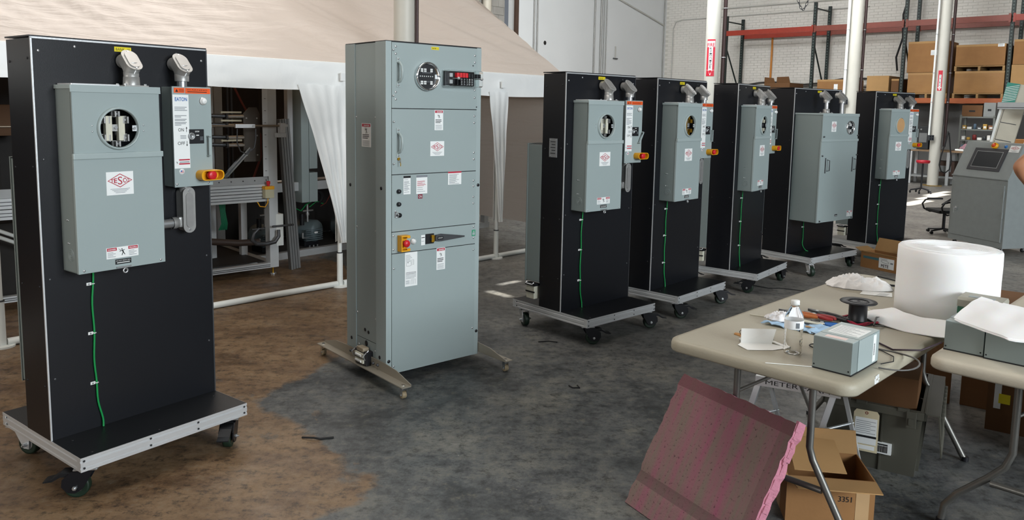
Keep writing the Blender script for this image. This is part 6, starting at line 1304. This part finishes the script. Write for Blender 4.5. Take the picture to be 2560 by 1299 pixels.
for x in (.06, w-.06):
    for y in (.05, d-.05):
        c = bpy.data.objects.new('console_caster', None); COL.objects.link(c); c.parent = T; c.location = (x, y, 0)
        b = MB(); b.lathe([(.006, -.01), (.024, -.011), (.0255, 0), (.024, .011), (.006, .01)], (0, 0, .0255), X, RUB, 16); b.build('wheel', c); b = MB(); b.box(-.014, -.012, .045, .014, .012, .062, STEEL, .002); b.box(.012, -.008, .02, .015, .008, .05, STEEL); b.box(-.015, -.008, .02, -.012, .008, .05, STEEL); b.build('fork', c)
# office chair half hidden by the console
T = thing('office_chair', 'black office chair half hidden left of the grey console', 'chair', (5.90, 10.45, 0), R(-90)); T.scale = (.72, .72, .66)
b = MB(); b.box(-.25, -.24, .44, .25, .24, .51, RUB, .03); b.build('seat', T)
b = MB(); b.box(-.22, .22, .60, .22, .28, 1.0, RUB, .03); b.tube([(0, .2, .46), (0, .32, .5), (0, .30, .8)], .02, BP, 8); b.build('backrest', T)
for s in (-1, 1): b = MB(); b.tube([(s*.24, .05, .44), (s*.30, -.12, .42), (s*.33, -.22, .48), (s*.34, -.25, .58), (s*.33, -.20, .66), (s*.33, -.12, .685)], .017, BP, 8); b.box(s*.33-.035, -.16, .67, s*.33+.035, .12, .705, BP, .012); b.build('armrest', T)
b = MB(); b.cyl((0, 0, .1), (0, 0, .44), .028, BP, n=14); b.build('gas_column', T)
for k in range(5):
    a = k*2*PI/5; b = MB(); b.tube([(0, 0, .1), (.28*math.cos(a), .28*math.sin(a), .065)], .018, BP, 8); b.cyl((.28*math.cos(a)-.02, .28*math.sin(a), .028), (.28*math.cos(a)+.02, .28*math.sin(a), .028), .028, RUB, n=12); b.build('base_leg', T)
# workbench, stool, shelf
T = thing('workbench', 'long workbench with a brown top in the background behind the columns', 'workbench', (8.75, 18.96, 0), R(-43))
b = MB(); b.box(0, 0, .76, 2.6, .53, .80, mat('bench_top', '#8a7156', .6, 0, .1)); b.build('bench_top', T)
for x in (0, .9, 1.7, 2.52): b = MB(); b.box(x, 0, 0, x+.06, .06, .76, ALU); b.build('leg', T); b = MB(); b.box(x, .46, 0, x+.06, .52, .76, ALU); b.build('leg', T)
b = MB(); b.box(.02, .03, .16, 2.55, .5, .2, ALUD); b.build('lower_shelf', T)
b = MB(); b.box(.40, -.12, .0, .66, -.05, .75, mat('dull_tan_board', '#8c7454', .8), .005); tag(b.build('tan_board', loc=(8.75, 18.96, 0), rz=R(-43)), 'tan board leaning against the workbench front', 'board')
random.seed(21)
for k, (x, y, z, sx, sy, sz, c, lb, ct) in enumerate(((1.02, .1, .80, .24, .32, .55, '#2a2c2e', 'dark machine on the workbench, left of the tall instrument', 'machine'), (1.30, .15, .80, .16, .3, .78, '#3a3c3d', 'tall dark instrument on the workbench', 'instrument'), (2.1, .1, .80, .35, .3, .07, '#7f6d5a', 'tray of papers on the workbench', 'tray'), (.25, .1, .2, .4, .35, .35, '#3a2c20', 'brown box on the lower shelf of the workbench', 'box'), (1.4, .1, .2, .45, .35, .35, '#3d2a20', 'dark brown bin on the lower shelf of the workbench', 'bin'))):
    b = MB(); m_ = mat('bench_item_'+str(k), c, .6, 0, .15); b.box(0, 0, 0, sx, sy, sz, m_, .02); b.box(sx*.15, -.01, sz*.3, sx*.85, .01, sz*.7, mat('panel_mid_grey', '#777a7b', .5)); b.cyl((sx*.3, -.02, sz*.85), (sx*.3, .0, sz*.85), .02, STEEL, n=10)
    p = Vector((x, y, z)); p.rotate(Matrix.Rotation(R(-43), 3, 'Z')); tag(b.build(('bench_machine', 'bench_instrument', 'paper_tray', 'shelf_box', 'shelf_bin')[k], loc=(8.75+p.x, 18.96+p.y, z+.001), rz=R(-43)), lb, ct)
T = thing('shop_stool', 'low rolling stool with a bright red seat before the workbench', 'stool', (8.45, 15.9, 0), 0); T.scale = (.78, .78, 1)
b = MB(); b.lathe([(.001, .62), (.15, .62), (.17, .65), (.16, .68), (.001, .685)], (0, 0, 0), Z, mat('red_vinyl', '#a81d2c', .4), 28); b.build('seat', T); b = MB(); b.cyl((0, 0, .1), (0, 0, .62), .022, BP, n=12); b.build('column', T)
for k in range(5): a = k*2*PI/5+.3; b = MB(); b.tube([(0, 0, .11), (.26*math.cos(a), .26*math.sin(a), .06)], .016, BP, 8); b.cyl((.26*math.cos(a)-.015, .26*math.sin(a), .025), (.26*math.cos(a)+.015, .26*math.sin(a), .025), .025, BP, n=12); b.build('base_leg', T)
T = thing('parts_shelf', 'grey metal shelf unit full of small parts, behind the console', 'shelf', (10.43, 18.17, 0), R(-43))
GS = mat('shelf_grey', '#757873', .6, .1, .08)
for x in (0, .68): 
    for y in (0, .45): b = MB(); b.box(x, y, 0, x+.04, y+.04, 1.62, GS); b.build('post', T)
for z in (.5, .80, 1.02, 1.27, 1.56): b = MB(); b.box(0, 0, z, .72, .49, z+.03, GS); b.build('shelf_board', T)
cols = ('#b9b6ae', '#7a2b2a', '#d9d7d0', '#b08a3c', '#5a6f82', '#8a5a36', '#3b3d40', '#9aa09c')
CN = dict(zip(cols, ('beige', 'dark red', 'white', 'ochre', 'blue', 'brown', 'black', 'pale green')))
ORD = ('zeroth', 'first', 'second', 'third', 'fourth', 'fifth', 'sixth', 'seventh', 'eighth', 'ninth', 'tenth', 'eleventh', 'twelfth')
for z in (.83, 1.05, 1.30):
    x = .06; nth = 0
    while x < .62:
        ww = random.uniform(.05, .10); hh = random.uniform(.04, .13); c = random.choice(cols); b = MB()
        if random.random() < .35: b.lathe([(.001, 0), (ww*.45, 0), (ww*.45, hh), (ww*.3, hh+.015), (.001, hh+.015)], (ww/2, ww/2, 0), Z, mat('part_'+c[1:], c, .5), 12); nm = 'small_can'
        else: b.box(0, 0, 0, ww, .12, hh, mat('part_'+c[1:], c, .5), .004); b.box(ww*.2, -.002, hh*.2, ww*.8, 0, hh*.6, WHITE); nm = 'small_parts_box'
        p = Vector((x, .04, z)); p.rotate(Matrix.Rotation(R(-43), 3, 'Z')); o = b.build(nm, loc=(10.43+p.x, 18.17+p.y, z+.001), rz=R(-43)); nth += 1
        sh = {.83: 'lowest', 1.05: 'middle', 1.30: 'upper'}[z]; kd = 'can' if nm == 'small_can' else 'box'
        tag(o, 'small %s %s, %s from the left on the %s parts shelf' % (CN[c], kd, ORD[nth], sh), kd, 'small parts on the %s shelf' % sh); x += ww+random.uniform(.01, .03)
for x_, w_, h_, c_, l_ in ((.02, .42, .26, CARDD, 'dim brown carton on top of the grey parts shelf'), (.46, .24, .32, mat('pale_grey_case', '#888b89', .6), 'pale grey case on top of the grey parts shelf')):
    b = MB(); b.box(0, 0, 0, w_, .35, h_, c_, .006); b.box(w_*.35, -.002, h_*.4, w_*.65, 0, h_*.55, INK); p = Vector((x_, .05, 0)); p.rotate(Matrix.Rotation(R(-43), 3, 'Z')); tag(b.build('top_box' if x_ < .3 else 'grey_case', loc=(10.43+p.x, 18.17+p.y, 1.591), rz=R(-43)), l_, 'box')
T = thing('parts_cart', 'cart with a long orange-brown carton and white box, right behind the console top', 'cart', (7.98, 12.75, 0), R(-20))
b = MB(); b.box(0, 0, 1.08, 1.3, .5, 1.11, GS); b.build('cart_top', T)
for x in (.0, 1.24):
    for y in (0, .44): b = MB(); b.box(x, y, 0, x+.05, y+.05, 1.08, GS); b.build('leg', T)
b = MB(); b.box(.02, 0, .3, 1.28, .5, .33, GS); b.build('cart_shelf', T)
b = MB(); b.box(0, 0, 0, .95, .3, .12, mat('orange_brown_carton', '#a8713c', .8), .004); b.box(.3, -.002, .04, .5, 0, .08, CARDD); tag(b.build('long_carton', loc=(8.20, 12.77, 1.112), rz=R(-20)), 'long orange-brown carton on the cart behind the console', 'box')
b = MB(); b.box(0, 0, 0, .14, .2, .07, WHITE, .003); b.box(.02, -.002, .02, .1, 0, .04, PRT); tag(b.build('white_carton', loc=(8.0, 12.86, 1.112), rz=R(-20)), 'small white carton left of the long orange-brown one', 'box')
T = thing('equipment_stand', 'black wheeled tripod stand with red and white cloth, left of the console', 'stand', (7.80, 13.3, 0), 0)
b = MB(); b.cyl((0, 0, .05), (0, 0, 1.0), .025, BP, n=12); b.build('mast', T)
for k in range(3): a = k*2*PI/3; b = MB(); b.tube([(0, 0, .3), (.35*math.cos(a), .35*math.sin(a), .03)], .018, BP, 8); b.build('leg', T)
b = MB(); b.box(-.12, -.1, 1.0, .2, .15, 1.03, WPLA, .01); b.build('tray', T); b = MB(); b.lathe([(.06, -.02), (.075, 0), (.06, .02)], (-.1, -.25, .72), (0, -1, 0), STEEL, 18); b.build('dial', T)
def clothf(u, v): return (-.11+.22*u, -.1+.2*v, 1.04+.09*math.sin(u*PI)*math.sin(v*PI)+.03*nz(u*5, v*5, 2, 1))
sheet(clothf, 14, 14, mat('dusty_pink_cloth', '#7f5d66', .8), 'folded_cloth', T)
b = MB(); b.box(.05, -.12, 1.03, .19, .08, 1.13, mat('red_bag', '#b01f2b', .5), .04); b.build('red_pouch', T)
# tall leaning insulation panels with slotted faces
PN = mat('cream_panel', '#bdb9aa', .6, 0, .05); TL = mat('teal_print_film', '#3d8c7d', .5)
for k, (x, y, a, tl, H_, lb, cl) in enumerate(((6.97, 11.75, R(-40), 10, 2.14, 'leaning cream panel with teal and white printed film at its top', 1), (7.26, 11.45, R(-40), 11, 2.2, 'leaning cream panel without film, at the right edge behind the console', 0))):
    T = thing('leaning_panel', lb, 'panel', (x-.0, y, 0), a, 'cream panels leaning behind the console'); T.rotation_euler = (R(-3), R(tl), a)
    b = MB(); b.box(0, 0, 0.02, .30, .08, H_, PN); b.box(-.004, -.004, .02, .03, .084, H_, WP); b.build('panel_body', T)
    for j in range(7): b = MB(); b.box(.05, -.004, .25+j*.26, .26, -.0, .26+j*.26, DSTEEL); b.box(.05, -.004, .25+j*.26, .054, 0, .5+j*.26 if j < 6 else H_, DSTEEL); b.build('slot', T)
    if cl:
        b = MB(); b.box(-.006, -.008, H_-.30, .16, .088, H_+.002, TL)
        for j in range(9): b.prism([(0, 0), (.16, .06), (.16, .068), (0, .008)], (-.004, -.0095, H_-.29+j*.026), X, Z, (0, .001, 0), WPLA)
        b.build('printed_film', T)
b = MB()
b.box(0, 0, 0, .62, .06, .10, ALUD, .003); b.box(.0, -.003, .02, .62, 0, .03, DSTEEL); tag(b.build('metal_channel', loc=(7.14, 11.50, 1.71), rz=R(-40)), 'grey metal channel held across the leaning panels, upper', 'channel')
b = MB(); b.box(0, 0, 0, .7, .06, .09, GS, .003); b.box(.0, -.003, .02, .7, 0, .03, DSTEEL); tag(b.build('metal_channel', loc=(7.34, 11.20, 1.63), rz=R(-40)), 'grey metal channel held across the leaning panels, lower', 'channel')
b = MB(); b.box(0, 0, 0, .8, .5, .75, mat('orange_brown_carton', '#a8713c'), .01); b.box(.1, -.002, .5, .3, 0, .6, WHITE); tag(b.build('floor_carton', loc=(7.15, 10.6, 0), rz=R(-50)), 'orange-brown carton on the floor right behind the console', 'box')

# ------------------------------------------------------------------ person at the right edge, of whom only the bare elbow shows
def person():
    T = thing('person', 'person in a dark T-shirt at the right edge, only a bare bent elbow in view', 'person', (4.285, 5.95, 0), R(170))
    def skin(name, pts, edges, radii, m, sub=2):
        me = bpy.data.meshes.new(name); me.from_pydata(pts, edges, []); o = bpy.data.objects.new(name, me); COL.objects.link(o); o.parent = T; me.materials.append(m)
        sk = o.modifiers.new('skin', 'SKIN'); sl_ = me.skin_vertices[0].data
        for i, r in enumerate(radii): sl_[i].radius = (r, r) if not isinstance(r, tuple) else r; sl_[i].use_root = (i == 0); sk.use_smooth_shade = True
        sb = o.modifiers.new('sub', 'SUBSURF'); sb.levels = sub; sb.render_levels = sub; return o
    # local frame: facing -y, x to the person's left
    P = [(0, 0, .95), (0, 0, 1.10), (0, .01, 1.28), (0, .01, 1.42), (0, 0, 1.50), (0, -.01, 1.60), (0, -.01, 1.68),
         (.16, .01, 1.40), (.38, .04, 1.215), (.22, -.08, 1.06), (.15, -.12, 1.02),
         (-.17, .01, 1.40), (-.24, .0, 1.14), (-.22, -.08, .90), (-.21, -.10, .84),
         (.09, 0, .88), (.10, -.01, .50), (.10, .01, .10), (-.09, 0, .88), (-.10, -.01, .50), (-.10, .01, .10)]
    E_ = [(0, 1), (1, 2), (2, 3), (3, 4), (4, 5), (5, 6), (3, 7), (7, 8), (8, 9), (9, 10), (3, 11), (11, 12), (12, 13), (13, 14), (0, 15), (15, 16), (16, 17), (0, 18), (18, 19), (19, 20)]
    r_ = [(.15, .11), (.14, .105), (.15, .11), (.12, .09), .055, (.085, .10), (.07, .085), .060, .046, .032, .030, .060, .044, .032, .030, .085, .062, .042, .085, .062, .042]
    skin('body', P, E_, r_, SKIN)
    SH = mat('dark_grey_tshirt', '#2b2f36', .9, 0, .05)
    skin('t_shirt', [(0, 0, .84), (0, 0, 1.08), (0, .01, 1.28), (0, .01, 1.43), (.16, .01, 1.40), (.245, .02, 1.325), (-.17, .01, 1.40), (-.205, .005, 1.28)], [(0, 1), (1, 2), (2, 3), (3, 4), (4, 5), (3, 6), (6, 7)], [(.185, .145), (.17, .135), (.17, .13), (.12, .10), .078, .070, .078, .070], SH)
    JN = mat('blue_jeans', '#2f3f57', .9, 0, .08)
    skin('jeans', [(0, 0, 1.02), (.09, 0, .86), (.10, -.01, .50), (.10, .01, .09), (-.09, 0, .86), (-.10, -.01, .50), (-.10, .01, .09)], [(0, 1), (1, 2), (2, 3), (0, 4), (4, 5), (5, 6)], [(.16, .125), .098, .075, .06, .098, .075, .06], JN)
    for s in (-1, 1):
        b = MB(); b.box(s*.10-.05, -.19, .0, s*.10+.05, .09, .09, RUB, .03); b.build('shoe', T)
        hx, hy, hz = (.15, -.12, 1.02) if s > 0 else (-.21, -.10, .84); dx = Vector((-.6, -.6, -.3)).normalized() if s > 0 else Vector((0, -.3, -.95)).normalized()
        pts = [(hx, hy, hz)]; ed = []; rr = [.030]; o_ = Vector((hx, hy, hz)); sd = dx.cross(Vector((0, 1, .2))).normalized()
        pts.append(tuple(o_+dx*.05)); ed.append((0, 1)); rr.append((.036, .018))
        for k in range(4):
            b0 = o_+dx*.085+sd*(-.030+.020*k); i = len(pts); pts += [tuple(b0), tuple(b0+dx*.035), tuple(b0+dx*(.06+.008*(k in (1, 2)))+sd.cross(dx)*.015)]; ed += [(1, i), (i, i+1), (i+1, i+2)]; rr += [.0095, .0085, .0075]
        i = len(pts); b0 = o_+dx*.03-sd*.035; pts += [tuple(b0), tuple(b0+dx*.03-sd*.02)]; ed += [(0, i), (i, i+1)]; rr += [.011, .009]; skin('hand', pts, ed, rr, SKIN, 1)
    b = MB(); b.lathe([(.001, .115), (.05, .11), (.088, .075), (.098, .02), (.095, -.03), (.08, -.05)], (0, .008, 1.665), Z, mat('dark_hair', '#1d1713', .8), 24); b.build('hair', T)
    for s in (-1, 1):
        b = MB(); b.lathe([(.001, .011), (.008, .008), (.011, 0)], (s*.033, -.085, 1.645), (0, -1, 0), WPLA, 12); b.lathe([(.001, .0125), (.005, .0115)], (s*.033, -.085, 1.645), (0, -1, 0), INK, 10); b.build('eye', T)
        b = MB(); b.lathe([(.001, .012), (.014, .010), (.022, 0), (.014, -.006)], (s*.088, .0, 1.63), (s, -.2, 0), SKIN, 12); b.build('ear', T)
    b = MB(); b.prism([(-.013, 0), (.013, 0), (.004, .045), (-.004, .045)], (0, -.10, 1.60), X, Z, (0, -.016, 0), SKIN); b.build('nose', T)
    b = MB(); b.box(-.024, -.103, 1.568, .024, -.09, 1.576, mat('lips', '#8a4a44', .5), .003); b.build('mouth', T)
person()
for o in bpy.data.objects:                      # tidy smooth shading on lathed and tubed pieces
    if o.type == 'MESH' and len(o.data.polygons) and any(p.use_smooth for p in o.data.polygons[:8]):
        pass
